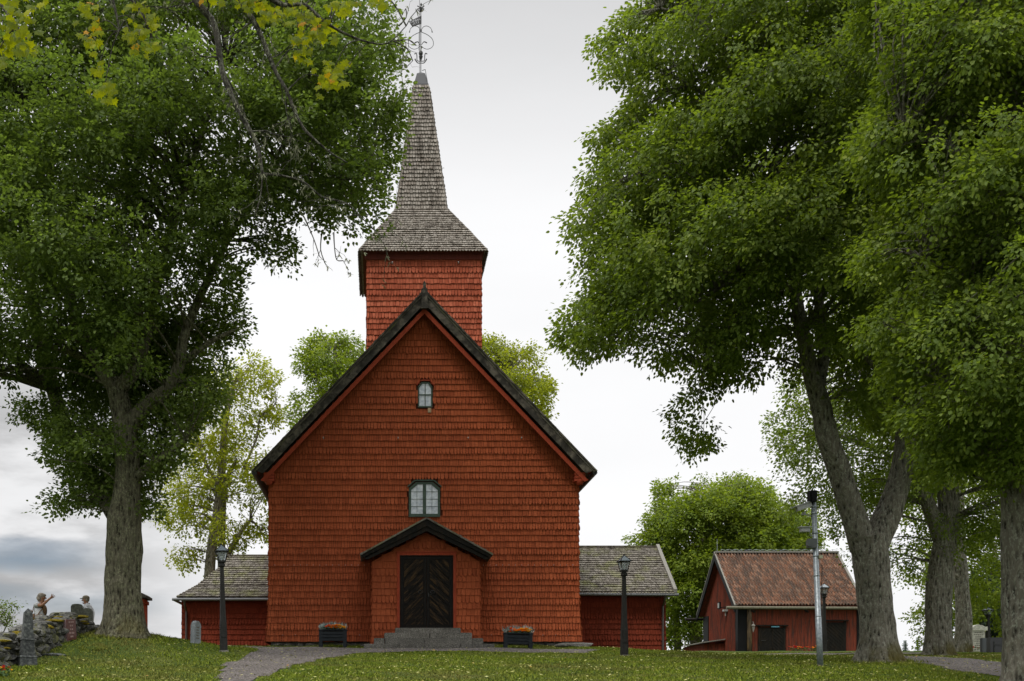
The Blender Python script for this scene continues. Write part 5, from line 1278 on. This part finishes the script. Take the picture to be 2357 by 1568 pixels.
def tree(name, base, label, cat, group, chains, bark, flare_=(.55,.45), seg=28, nseed=1, noise=.05):
    T = thing(name, base, label, cat, group); b = MB(); lp = []
    for i, ch in enumerate(chains):
        big = ch[0][3] > .2
        b.tube([Vector(c[:3]) for c in ch], [c[3] for c in ch], seg if big else 12, smooth=7 if big else 5, cap=True, noise=noise if big else .05, flare=flare_ if i == 0 else None, nseed=nseed+i)
        lp += limb_pts(ch)[(3 if i == 0 else 0):]
    obj('trunk', b, bark, T, True); return T, lp

# -- oak on the left
ob = P(285,1457,30.0); ob.z = gz(ob.x,ob.y)
oakch = [
 [(ob.x,ob.y,ob.z-.15,.50),PX(286,1405,30,.475),PX(284,1340,30,.46),PX(285,1270,30,.475),PX(286,1200,30,.44),PX(292,1130,30,.34),PX(293,1050,30,.31),PX(283,960,30,.28),PX(268,895,30,.26)],
 [PX(268,895,30,.25),PX(235,850,30,.20),PX(205,800,30.2,.18),PX(170,720,30.5,.16),PX(140,600,31,.12),PX(100,420,31.5,.08),PX(60,250,32,.05)],
 [PX(270,900,30,.23),PX(310,850,29.8,.18),PX(335,770,29.6,.16),PX(352,690,29.5,.13),PX(400,520,29.4,.10),PX(455,340,29.2,.07),PX(520,150,29,.04)],
 [PX(292,990,30,.24),PX(335,935,29.8,.19),PX(385,895,29.7,.17),PX(412,840,29.6,.15),PX(428,760,29.6,.12),PX(500,600,29.5,.09),PX(600,420,29.3,.06),PX(700,260,29,.04)],
 [PX(266,1185,30.5,.26),PX(225,1120,31.8,.23),PX(178,1050,33.0,.22),PX(145,970,33.2,.22),PX(118,880,33.2,.20),PX(98,790,33,.18),PX(70,650,32,.14),PX(50,450,32,.1)],
 [PX(125,905,31.6,.15),PX(85,865,31.6,.12),PX(30,825,31.6,.11),PX(-40,770,31.6,.09)],
 [PX(300,1110,30,.14),PX(360,1060,29.5,.09),PX(430,1010,29.2,.05)],
 [PX(412,840,29.6,.1),PX(480,790,29.4,.07),PX(540,760,29.3,.04)],
 [PX(600,420,29.3,.06),PX(720,430,29,.05),PX(850,400,28.8,.03)],
]
OAK, olp = tree('oak_tree', (ob.x,ob.y,ob.z), 'large oak with a thick lichened trunk left of the church', 'tree', None, oakch, BOAK, (.50,.42), 40, 2)
oakpoly = [(-260,-160),(760,-160),(900,-40),(915,60),(942,90),(925,160),(938,215),(905,260),(928,330),(905,400),(875,470),(884,540),(810,545),(770,520),(720,545),(690,505),(640,520),(690,580),(668,628),(610,590),(545,640),(560,700),(585,748),(530,780),(520,830),(480,850),(528,905),(480,960),(430,1000),(420,1060),(360,1110),(380,1180),(330,1200),(250,1190),(160,1200),(80,1175),(150,1100),(85,1055),(120,1010),(35,965),(95,920),(60,880),(-60,900),(-260,860)]
crown(OAK, oakpoly, 30.0, 4.2, 1300, .66, 260, .102, LOAK, 5, droop=.12, holes=[(397,345,20),(705,310,10),(600,515,16),(395,905,14),(130,880,26),(30,900,14),(560,560,12),(300,905,14)], limbs=olp, twigmat=BOAK, spacing=.66, spr=.32, front=.1, an=(1.25,.95,.50), axis=(ob.x,ob.y,0), cdroop=.05, void=-.6, clear=[(290,1130,38),(292,1060,36),(285,980,36),(275,900,36),(320,920,28),(390,870,28),(335,790,24),(215,820,24),(165,1060,30),(130,950,32),(110,850,28),(50,840,18),(425,780,20),(160,730,18)])
crown(OAK, [(-420,-160),(820,-160),(700,-420),(350,-620),(0,-600),(-350,-420)], 30.0, 4.5, 95, 1.3, 190, .24, LOAK, 6, droop=.1, simple=True, spacing=.7, name='unseen_upper_crown', spr=.6)  # oak crown above the frame, unseen, added to shade the leaves below

crown(OAK, [(20,930),(95,900),(60,780),(200,700),(420,700),(560,740),(540,830),(528,905),(480,960),(430,1000),(420,1060),(360,1110),(375,1180),(330,1200),(160,1200),(85,1178),(150,1100),(88,1055),(120,1010),(38,965)], 31.9, 1.3, 240, .62, 300, .094, LOAK, 8, droop=.12, spacing=.6, spr=.32, an=(1.25,.95,.5), axis=(ob.x,ob.y,0), cdroop=.1, void=-1.3, holes=[(395,905,12),(130,880,16)], name='lower_crown')
# -- lindens on the right
def linden(px, py, D, label, chains, poly, D0, thick, ncl, Rc, nl, leaf, seed, **k):
    q = P(px,py,D); q.z = gz(q.x,q.y); chains[0][0] = (q.x,q.y,q.z-.15,chains[0][0][3])
    top = k.pop('top', None)
    T, lp = tree('linden_tree', (q.x,q.y,q.z), label, 'tree', 'tall lindens on the right', chains, BLIN, k.pop('flare',(.45,.4)), 32, seed)
    if top: crown(T, top, D0, thick, 80 if D0 > 25 else 170, 1.4*D0/28, 190, .24, LLIN, seed+1, droop=.3, simple=True, spacing=.7, name='unseen_upper_crown', spr=.6)  # unseen canopy overhead, added to shade the lindens, thicker on the near one
    k['axis'] = (q.x, q.y, 0)
    if poly: crown(T, poly, D0, thick, ncl, Rc, nl, leaf, k.pop('mat', LLIN), seed, limbs=lp, **k)
    return T
A_ch = [[PX(2022,1522,27.6,.47),PX(2020,1460,27.6,.39),PX(2015,1400,27.6,.385),PX(2008,1320,27.6,.40),PX(2000,1260,27.6,.42),PX(1996,1235,27.6,.42)],
 [PX(1990,1260,27.6,.34),PX(1962,1180,27.5,.28),PX(1935,1090,27.4,.26),PX(1905,1010,27.3,.25),PX(1888,930,27.3,.23),PX(1868,860,27.2,.19),PX(1848,770,27.2,.16),PX(1832,680,27.2,.14),PX(1826,600,27.2,.12),PX(1800,420,27,.09),PX(1770,250,27,.06)],
 [PX(1880,900,27.3,.16),PX(1896,820,27.4,.13),PX(1890,740,27.4,.12),PX(1880,620,27.4,.1),PX(1900,450,27.4,.07),PX(1930,200,27.4,.05)],
 [PX(2010,1255,27.7,.36),PX(2050,1170,27.8,.30),PX(2075,1080,27.9,.25),PX(2085,980,28,.22),PX(2090,880,28,.2),PX(2095,700,28,.16),PX(2110,450,28,.1),PX(2130,200,28,.07)],
 [PX(1832,680,27.2,.08),PX(1780,640,27,.07),PX(1700,640,26.8,.05),PX(1600,700,26.6,.03)],
 [PX(1826,600,27.2,.1),PX(1720,470,26.8,.08),PX(1600,400,26.5,.05),PX(1480,400,26.2,.03)],
 [PX(1800,420,27,.08),PX(1680,260,26.8,.06),PX(1540,170,26.6,.04)],
 [PX(1770,250,27,.06),PX(1620,60,26.8,.04),PX(1520,20,26.6,.03)],
 [PX(2085,980,28,.12),PX(2040,880,27.6,.08),PX(1990,820,27.3,.05)],
 [PX(1720,700,26.8,.05),PX(1640,800,26.5,.035),PX(1610,900,26.4,.02)]]
A_poly = [(1500,-170),(1515,-20),(1450,15),(1430,40),(1366,95),(1400,150),(1415,172),(1461,185),(1452,225),(1430,262),(1358,308),(1390,335),(1350,382),(1375,420),(1340,470),(1303,519),(1340,545),(1305,575),(1350,600),(1370,640),(1322,704),(1274,750),(1320,785),(1340,818),(1400,812),(1410,830),(1450,800),(1500,840),(1560,850),(1575,890),(1551,930),(1570,985),(1580,1036),(1632,1036),(1642,985),(1636,930),(1640,880),(1690,895),(1700,860),(1745,875),(1750,840),(1800,820),(1830,880),(1860,900),(1900,860),(1960,940),(2060,1010),(2150,1120),(2260,980),(2260,-170)]
linden(2022,1519,27.6,'big linden whose forked trunk stands beside the steel camera pole',A_ch,A_poly,28.0,4.4,1900,.52,200,.098,21,droop=.55,holes=[(1590,860,22),(1790,800,14),(1470,790,10),(1690,600,10),(1650,560,10),(1735,820,14)],spacing=.72,spr=.42,front=.15,an=(2.3,.75,.32),cdroop=.50,void=-.45,clear=[(1870,870,36),(1850,770,30),(1835,680,26),(1893,800,26),(1885,700,20),(1905,1000,40),(2085,980,36),(2078,1070,40),(2088,900,26)],top=[(1480,-160),(2300,-160),(2200,-560),(1900,-700),(1600,-500)])
# hanging lower right foliage of the linden, in front of the fork
N_ch = [[PX(2385,1590,19.2,.50),PX(2378,1540,19.2,.44),PX(2372,1450,19.2,.42),PX(2368,1300,19.2,.40),PX(2362,1150,19.2,.39),PX(2350,1000,19.2,.36),PX(2340,800,19.2,.3),PX(2330,550,19.2,.22),PX(2320,200,19.2,.14)],
 [PX(2350,1000,19.2,.14),PX(2260,900,18.8,.1),PX(2190,880,18.6,.05)],
 [PX(2340,800,19.2,.12),PX(2230,650,18.8,.07),PX(2130,600,18.6,.03)],
 [PX(2330,550,19.2,.1),PX(2200,350,18.8,.07),PX(2080,300,18.5,.04)]]
N_poly = [(1990,-170),(1980,60),(2060,180),(1970,330),(2060,460),(1960,600),(2070,660),(1940,760),(2080,790),(2000,880),(2110,880),(2060,960),(2130,980),(2080,1050),(2160,1050),(2150,1110),(2190,1120),(2220,1070),(2290,1090),(2357,1120),(2440,1150),(2640,1120),(2640,-170)]
linden(2385,1586,19.2,'nearest linden with a dark trunk cut by the right edge',N_ch,N_poly,19.6,3.2,1300,.42,210,.080,33,droop=.5,spacing=.72,spr=.34,front=.1,an=(2.2,.75,.32),cdroop=.45,void=-.35,clear=[(2070,1100,60),(2060,1180,60),(2090,1010,30),(2180,1260,60)],top=[(1990,-160),(2700,-160),(2650,-900),(2350,-1150),(2050,-800)])
B_ch = [[PX(2160,1503,37.5,.42),PX(2160,1440,37.5,.38),PX(2160,1380,37.5,.41),PX(2168,1300,37.5,.38),PX(2182,1200,37.5,.32),PX(2180,1100,37.5,.32),PX(2170,900,37.5,.32),PX(2150,600,37.5,.22),PX(2140,300,37.5,.12)],
 [PX(2172,1250,37.5,.28),PX(2120,1120,37.3,.2),PX(2060,980,37,.15),PX(1980,850,36.8,.09)],
 [PX(2100,1080,37.2,.14),PX(2030,1040,37,.05)]]
B_poly = [(1800,930),(1757,950),(1790,985),(1778,1030),(1812,1078),(1775,1100),(1790,1150),(1830,1178),(1882,1196),(1910,1245),(1950,1230),(1965,1290),(2010,1330),(2062,1330),(2085,1385),(2110,1350),(2130,1290),(2260,1280),(2357,1300),(2620,1250),(2620,100),(2200,100),(1900,700)]
linden(2160,1503,37.5,'dark trunked linden, second from the camera pole, with the birdbox-like knot',B_ch,B_poly,38.5,4.5,800,.80,280,.105,45,droop=.4,simple=True,holes=[(2085,1440,30),(1915,1160,14),(1960,1250,12)],spacing=.70,spr=.5,an=(1.5,.9,.42),cdroop=.35,void=-.6)
C_ch = [[PX(2218,1502,46,.30),PX(2218,1440,46,.31),PX(2214,1360,46,.27),PX(2205,1250,46,.3),PX(2200,1100,46,.25)]]
C_poly = [(2060,1340),(2080,1400),(2100,1420),(2115,1480),(2130,1485),(2250,1440),(2357,1485),(2600,1500),(2700,900),(2300,800),(2100,900),(2040,1200)]
linden(2213,1502,46,'brown trunked linden beside the pale limestone gravestone',C_ch,C_poly,57,4.0,330,.95,240,.16,52,droop=.35,simple=True,spacing=.8,spr=.6,mat=LBAK,holes=[(2075,1440,24),(2100,1380,16),(2200,1460,30)])
# -- yellowing tree behind the left annex
def plain_tree(px, D, label, chains, poly, thick, ncl, Rc, nl, leaf, mat, seed, name='deciduous_tree', **k):
    q = P(px,1500,D); q.z = gz(q.x,q.y); c0_ = chains[0][0]; chains[0][0] = (c0_[0],c0_[1],q.z-.2,c0_[3])
    T, lp = tree(name, (q.x,q.y,q.z), label, 'tree', 'trees behind the church', chains, BPALE, (.3,.4), 16, seed)
    crown(T, poly, D, thick, ncl, Rc, nl, leaf, mat, seed, limbs=lp, an=(1.2,.9,.5), axis=(q.x,q.y,0), cdroop=.12, simple=True, twigmat=BPALE, **k)
Y = 56
plain_tree(480, Y, 'yellowing broadleaf tree with several thin stems behind the left annex', [
 [PX(474,1500,Y,.30),PX(484,1300,Y,.26),PX(500,1180,Y,.22),PX(512,1060,Y,.2),PX(520,960,Y,.15),PX(540,880,Y,.08)],
 [PX(508,1480,Y+.5,.2),PX(510,1280,Y+.5,.18),PX(518,1120,Y+.5,.14),PX(545,1060,Y,.09)],
 [PX(512,1300,Y-.3,.16),PX(545,1240,Y-.3,.12),PX(575,1200,Y-.3,.07),PX(600,1220,Y,.04)],
 [PX(505,1120,Y,.1),PX(470,1060,Y,.08),PX(450,1000,Y,.05)],
 [PX(560,1080,Y,.06),PX(590,1010,Y,.05),PX(600,960,Y,.05),PX(635,930,Y,.03)]],
 [(470,860),(510,815),(560,840),(580,812),(612,850),(655,870),(640,900),(615,890),(642,950),(620,985),(600,960),(585,1000),(640,1030),(640,1120),(600,1160),(622,1200),(620,1265),(590,1230),(560,1245),(535,1290),(520,1265),(470,1270),(450,1310),(400,1310),(395,1270),(425,1250),(375,1230),(370,1180),(395,1140),(370,1110),(430,1060),(440,960),(430,900)],
 2.6, 260, .75, 120, .15, LYEL, 61, spacing=.72, spr=.6, flat=.45, droop=.3, holes=[(590,1165,16),(545,1130,8),(560,1190,10),(470,1235,16),(425,1240,14),(575,920,10),(610,1010,10)])
plain_tree(760, 66, 'light green tree whose crown shows above the left church roof slope', [[PX(790,1500,66,.35),PX(790,1100,66,.3),PX(780,900,66,.2),PX(770,800,66,.1)],[PX(785,1000,66,.15),PX(740,900,66,.1),PX(720,850,66,.05)]],
 [(700,800),(730,760),(800,775),(845,780),(850,850),(880,900),(860,1000),(760,1040),(700,1000),(672,960),(675,905),(715,880),(685,825)], 3.0, 190, 1.0, 220, .18, LBAK, 71, spacing=.62, spr=.7, flat=.5, holes=[(740,880,12)])
plain_tree(1180, 70, 'yellow green tree whose crown shows above the right church roof slope', [[PX(1160,1500,70,.35),PX(1160,1100,70,.3),PX(1165,950,70,.2),PX(1180,850,70,.1)]],
 [(1090,790),(1125,765),(1160,785),(1180,800),(1215,790),(1248,810),(1250,850),(1265,880),(1262,950),(1230,990),(1100,1000),(1060,900)], 3.0, 180, 1.0, 220, .18, LYEL, 72, spacing=.62, spr=.7, flat=.5, pal=(0,.75))
plain_tree(1660, 74, 'broad linden behind the lawn between the right annex and the storehouse', [[PX(1600,1510,74,.4),PX(1605,1400,74,.36),PX(1620,1250,74,.3),PX(1650,1130,74,.15)],[PX(1700,1500,75,.35),PX(1705,1300,75,.28),PX(1720,1180,75,.12)],[PX(1560,1500,75,.25),PX(1550,1350,75,.18),PX(1510,1250,75,.06)]],
 [(1425,1238),(1450,1222),(1495,1232),(1490,1190),(1515,1170),(1508,1115),(1545,1100),(1570,1120),(1620,1085),(1650,1090),(1690,1075),(1710,1105),(1745,1098),(1775,1125),(1830,1150),(1860,1180),(1880,1230),(1880,1300),(1700,1350),(1640,1480),(1560,1495),(1535,1480),(1530,1380),(1480,1280)], 4.0, 560, 1.05, 240, .19, LBAK, 73, spacing=.58, spr=.75, flat=.5, holes=[(1575,1420,8)])
plain_tree(2300, 66, 'dark evergreen tree standing far behind the black gravestone', [[PX(2290,1510,66,.3),PX(2290,1350,66,.2),PX(2290,1250,66,.1)]],
 [(2210,1500),(2200,1430),(2240,1340),(2290,1250),(2357,1330),(2420,1500)], 3.0, 150, .9, 220, .17, LCON, 74, spacing=.6, spr=.6, flat=.4, name='evergreen_tree')
for (px, ptop, wpx_, D, lab) in ((2083,1474,12,260,'tiny distant pine seen left of the second trunk from the camera pole'),(2113,1466,12,270,'tiny distant spruce touching the second trunk from the camera pole')):
    q = P(px,1500,D); g0 = gz(q.x,q.y); T = thing('distant_conifer', (q.x,q.y,g0), lab, 'tree'); top = P(px,ptop,D).z; b = MB(); b.tube([(q.x,q.y,g0),(q.x,q.y,top)], [.4,.05], 8); obj('trunk', b, BLIN, T)
    b = MB(); lowz = P(px,1505,D).z; n_ = 9
    for k in range(n_):
        z = lowz+(top-lowz)*k/n_; r_ = wpx_*D/F*(1-.75*k/n_)*random.uniform(.8,1.15)
        for j in range(16):
            a = j/16*6.283+random.random()*.3; l = r_*random.uniform(.6,1.1); c_ = Vector((q.x,q.y,z)); u = Vector((math.cos(a),math.sin(a),.15)); v = Vector((-math.sin(a),math.cos(a),0))
            b.add([c_, c_+u*l*.6+v*l*.22, c_+u*l+Vector((0,0,.2)), c_+u*l*.6-v*l*.22+Vector((0,0,.25))], [(0,1,2,3)])
    obj('crown', b, m_leaf('far_spruce_needles', [(0,(.05,.09,.06)),(1,(.08,.13,.09))], .1), T)
# bush at the left edge
q = P(-10,1470,33); q.z = gz(q.x,q.y)
T, lp = tree('bush', (q.x,q.y,q.z), 'small leafy bush reaching in over the wall at the left edge', 'bush', None, [[(q.x,q.y,q.z-.1,.03),PX(-5,1440,33,.02),PX(10,1405,33,.012)],[(q.x,q.y,q.z,.02),PX(15,1440,33,.015),PX(24,1425,33,.01)]], BLIN, None, 8, 9)
crown(T, [(-60,1380),(5,1385),(42,1385),(38,1402),(18,1410),(22,1440),(-60,1460)], 33, .5, 26, .16, 60, .07, LLIN, 81, spacing=.7, spr=.18, limbs=lp, simple=True)

# -- maple whose boughs hang into the top left from outside the frame
MD = 13.0
mb_ = P(-420,1500,12.0); mb_.z = gz(mb_.x,mb_.y)
mch = [[(mb_.x,mb_.y,mb_.z-.2,.42),(mb_.x,mb_.y,1.5,.36),(mb_.x+.1,mb_.y+.1,4.5,.30),(mb_.x+.4,mb_.y+.3,7.2,.24)],
 [(mb_.x+.4,mb_.y+.3,7.2,.20),PX(100,-260,MD,0.0770),PX(380,-120,MD,0.0550),PX(450,0,MD,0.0413),PX(494,60,MD,0.0363),PX(513,170,MD,0.0330),PX(558,270,MD,0.0286),PX(592,335,MD,0.0248),PX(604,400,MD,0.0165)],
 [PX(100,-260,MD,0.0660),PX(420,-200,MD,0.0495),PX(565,20,MD,0.0303),PX(600,80,MD,0.0275),PX(632,160,MD,0.0231),PX(660,210,MD,0.0198),PX(695,290,MD,0.0165),PX(752,345,MD,0.0110),PX(800,375,MD,0.0066)],
 [PX(420,-200,MD,0.0440),PX(560,-60,MD,0.0330),PX(640,8,MD,0.0248),PX(700,12,MD,0.0209),PX(758,58,MD,0.0154),PX(830,92,MD,0.0110),PX(890,100,MD,0.0077),PX(935,60,MD,0.0044)],
 [PX(600,400,MD,0.0154),PX(650,405,MD,0.0121),PX(700,420,MD,0.0110),PX(740,452,MD,0.0099),PX(800,470,MD,0.0077),PX(850,520,MD,0.0050),PX(878,545,MD,0.0033)],
 [PX(604,395,MD,0.0110),PX(600,450,MD,0.0083),PX(585,500,MD,0.0050)],
 [PX(200,-160,MD,0.0385),PX(240,-60,MD,0.0275),PX(262,10,MD,0.0165),PX(275,70,MD,0.0083)],
 [PX(240,-60,MD,0.0220),PX(320,20,MD,0.0138),PX(350,90,MD,0.0066)],
 [PX(-100,-300,11,0.0550),PX(-60,-100,10.5,0.0330),PX(10,20,10.2,0.0165),PX(60,90,10,0.0083)]]
MT, mlp = tree('maple_tree', (mb_.x,mb_.y,mb_.z), 'lichen covered maple boughs with yellow green leaves hanging in from the top left', 'tree', None, mch, BMAP, (.4,.4), 20, 6, .08)
tw = MB(); lc = MB(); ran = random.Random(3)
def twig(p, d, l, r, depth):
    pts = [p]; q = p.copy(); n_ = max(2, int(l/.09))
    for k in range(n_):
        d = (d+Vector((ran.uniform(-.45,.45),ran.uniform(-.45,.45),ran.uniform(-.4,.3)))).normalized(); q = q+d*(l/n_); pts.append(q.copy())
    tw.tube(pts, [r*(1-.75*i/(len(pts)-1)) for i in range(len(pts))], 5, cap=False)
    for i, pp in enumerate(pts[1:]):
        if depth > 0 and ran.random() < .55: twig(pp, (d+Vector((ran.uniform(-1,1),ran.uniform(-1,1),ran.uniform(-1,.5)))).normalized(), l*ran.uniform(.3,.6), r*.55, depth-1)
        if ran.random() < .42:
            for k in range(4):
                e = pp+Vector((ran.uniform(-.035,.035),ran.uniform(-.03,.03),ran.uniform(-.06,.015))); s_ = .0055
                lc.add([pp+Vector((s_,0,0)), pp-Vector((s_,0,0)), e-Vector((s_*.6,0,0)), e+Vector((s_*.6,0,.005))], [(0,1,2,3)])
for ci, ch in enumerate(mch[1:8]):
    lp = limb_pts(ch, .14)
    for (x,y,z,r) in lp:
        if r > .07: continue
        dens = 1. if ci in (3,4) else .62
        if ran.random() < dens: twig(Vector((x,y,z)), Vector((ran.uniform(-1,1),ran.uniform(-1,1),ran.uniform(-1.0,.4))).normalized(), ran.uniform(.25,.75), max(.006,min(r*.35,.012)), 2)
for (a_, pts_) in ((0,[(740,540),(738,575),(748,606)]),(1,[(768,535),(770,570),(775,598),(790,600)]),(2,[(700,500),(722,550),(735,590)]),(3,[(905,95),(935,110),(950,140)]),(4,[(918,60),(935,40),(934,20)]),(5,[(905,95),(940,92),(958,105)])):
    p0 = P(*pts_[0],MD); tw.tube([P(a,b,MD) for a,b in pts_], [.009]+[.006]*(len(pts_)-1), 5, smooth=3)
    for (a,b) in pts_[1:]: twig(P(a,b,MD), Vector((ran.uniform(-1,1),0,ran.uniform(-1,.3))), .16, .004, 1)
obj('bare_twigs', tw, BMAP, MT); obj('lichen', lc, LICH, MT)
ml_v = []; ml_f = []; ml_r = []
LOBE = [(0,0),(.12,.10),(.42,.02),(.34,.22),(.52,.42),(.30,.46),(.24,.62),(.10,.60),(0,1.0)]
LOBE = LOBE+[(-a,b) for a,b in LOBE[-2:0:-1]]
lm = MB()
def maple_leaf(c, size, r):
    A = Vector((ran.uniform(-.7,.7),ran.uniform(-.5,.5),-1+ran.uniform(-.2,.5))).normalized(); N = Vector((ran.uniform(-.5,.5),-.75+ran.uniform(-.3,.3),.55+ran.uniform(-.3,.4))); N = (N-A*N.dot(A)).normalized(); S = A.cross(N)
    vs = [c+A*b*size+S*a*size*1.15+N*(-.18*abs(a)*size-.15*b*b*size) for a,b in LOBE]; n = len(vs); ctr = c+A*.38*size
    lm.add(vs+[ctr], [(i,(i+1)%n,n) for i in range(n)], r)
clusters = [(20,30,70,60,10,26),(45,95,45,35,10,20),(0,120,25,40,10,8),(240,215,26,20,MD,12),(225,166,16,14,MD,8),(210,80,24,40,MD,16),(200,30,24,26,MD,10),(300,85,28,40,MD,16),(340,60,20,30,MD,12),(345,110,16,18,MD,8),(310,25,40,20,MD,9),
 (590,12,45,22,MD,16),(650,30,45,28,MD,16),(700,50,50,35,MD,20),(690,95,24,18,MD,9),(745,85,45,22,MD,12),(765,175,34,32,MD,20),(750,192,18,12,MD,6),(700,128,22,24,MD,9),(800,25,30,20,MD,9),(870,8,28,16,MD,8),(630,50,35,20,MD,8),(560,5,40,14,MD,9),(480,-2,30,14,MD,6),(775,20,30,20,MD,7)]
for (cx_, cy_, rx_, ry_, D, n_) in clusters:
    for k in range(int(n_*1.9)):
        c_ = P(cx_+ran.gauss(0,.5)*rx_, cy_-8+ran.gauss(0,.5)*ry_, D+ran.uniform(-.35,.35)); maple_leaf(c_, ran.uniform(.062,.110), min(ran.random()*(.75 if cx_ > 120 else .45)+(.5 if ran.random() < .12 else 0), 1))
    c_ = P(cx_,cy_-10,D)
    j = min(range(len(mlp)), key=lambda i: (Vector(mlp[i][:3])-c_).length); a_ = Vector(mlp[j][:3]); tw2 = MB()
    if (a_-c_).length < 3: lm_t = tw2.tube([a_,(a_+c_)/2+Vector((0,0,.12)),c_], [.010,.007,.004], 5, smooth=3, cap=False); tw.v += []; obj('twig', tw2, BMAP, MT)
obj('crown', lm, LMAP, MT)
print('objects', len(bpy.data.objects), 'polys', sum(len(m_.polygons) for m_ in bpy.data.meshes))
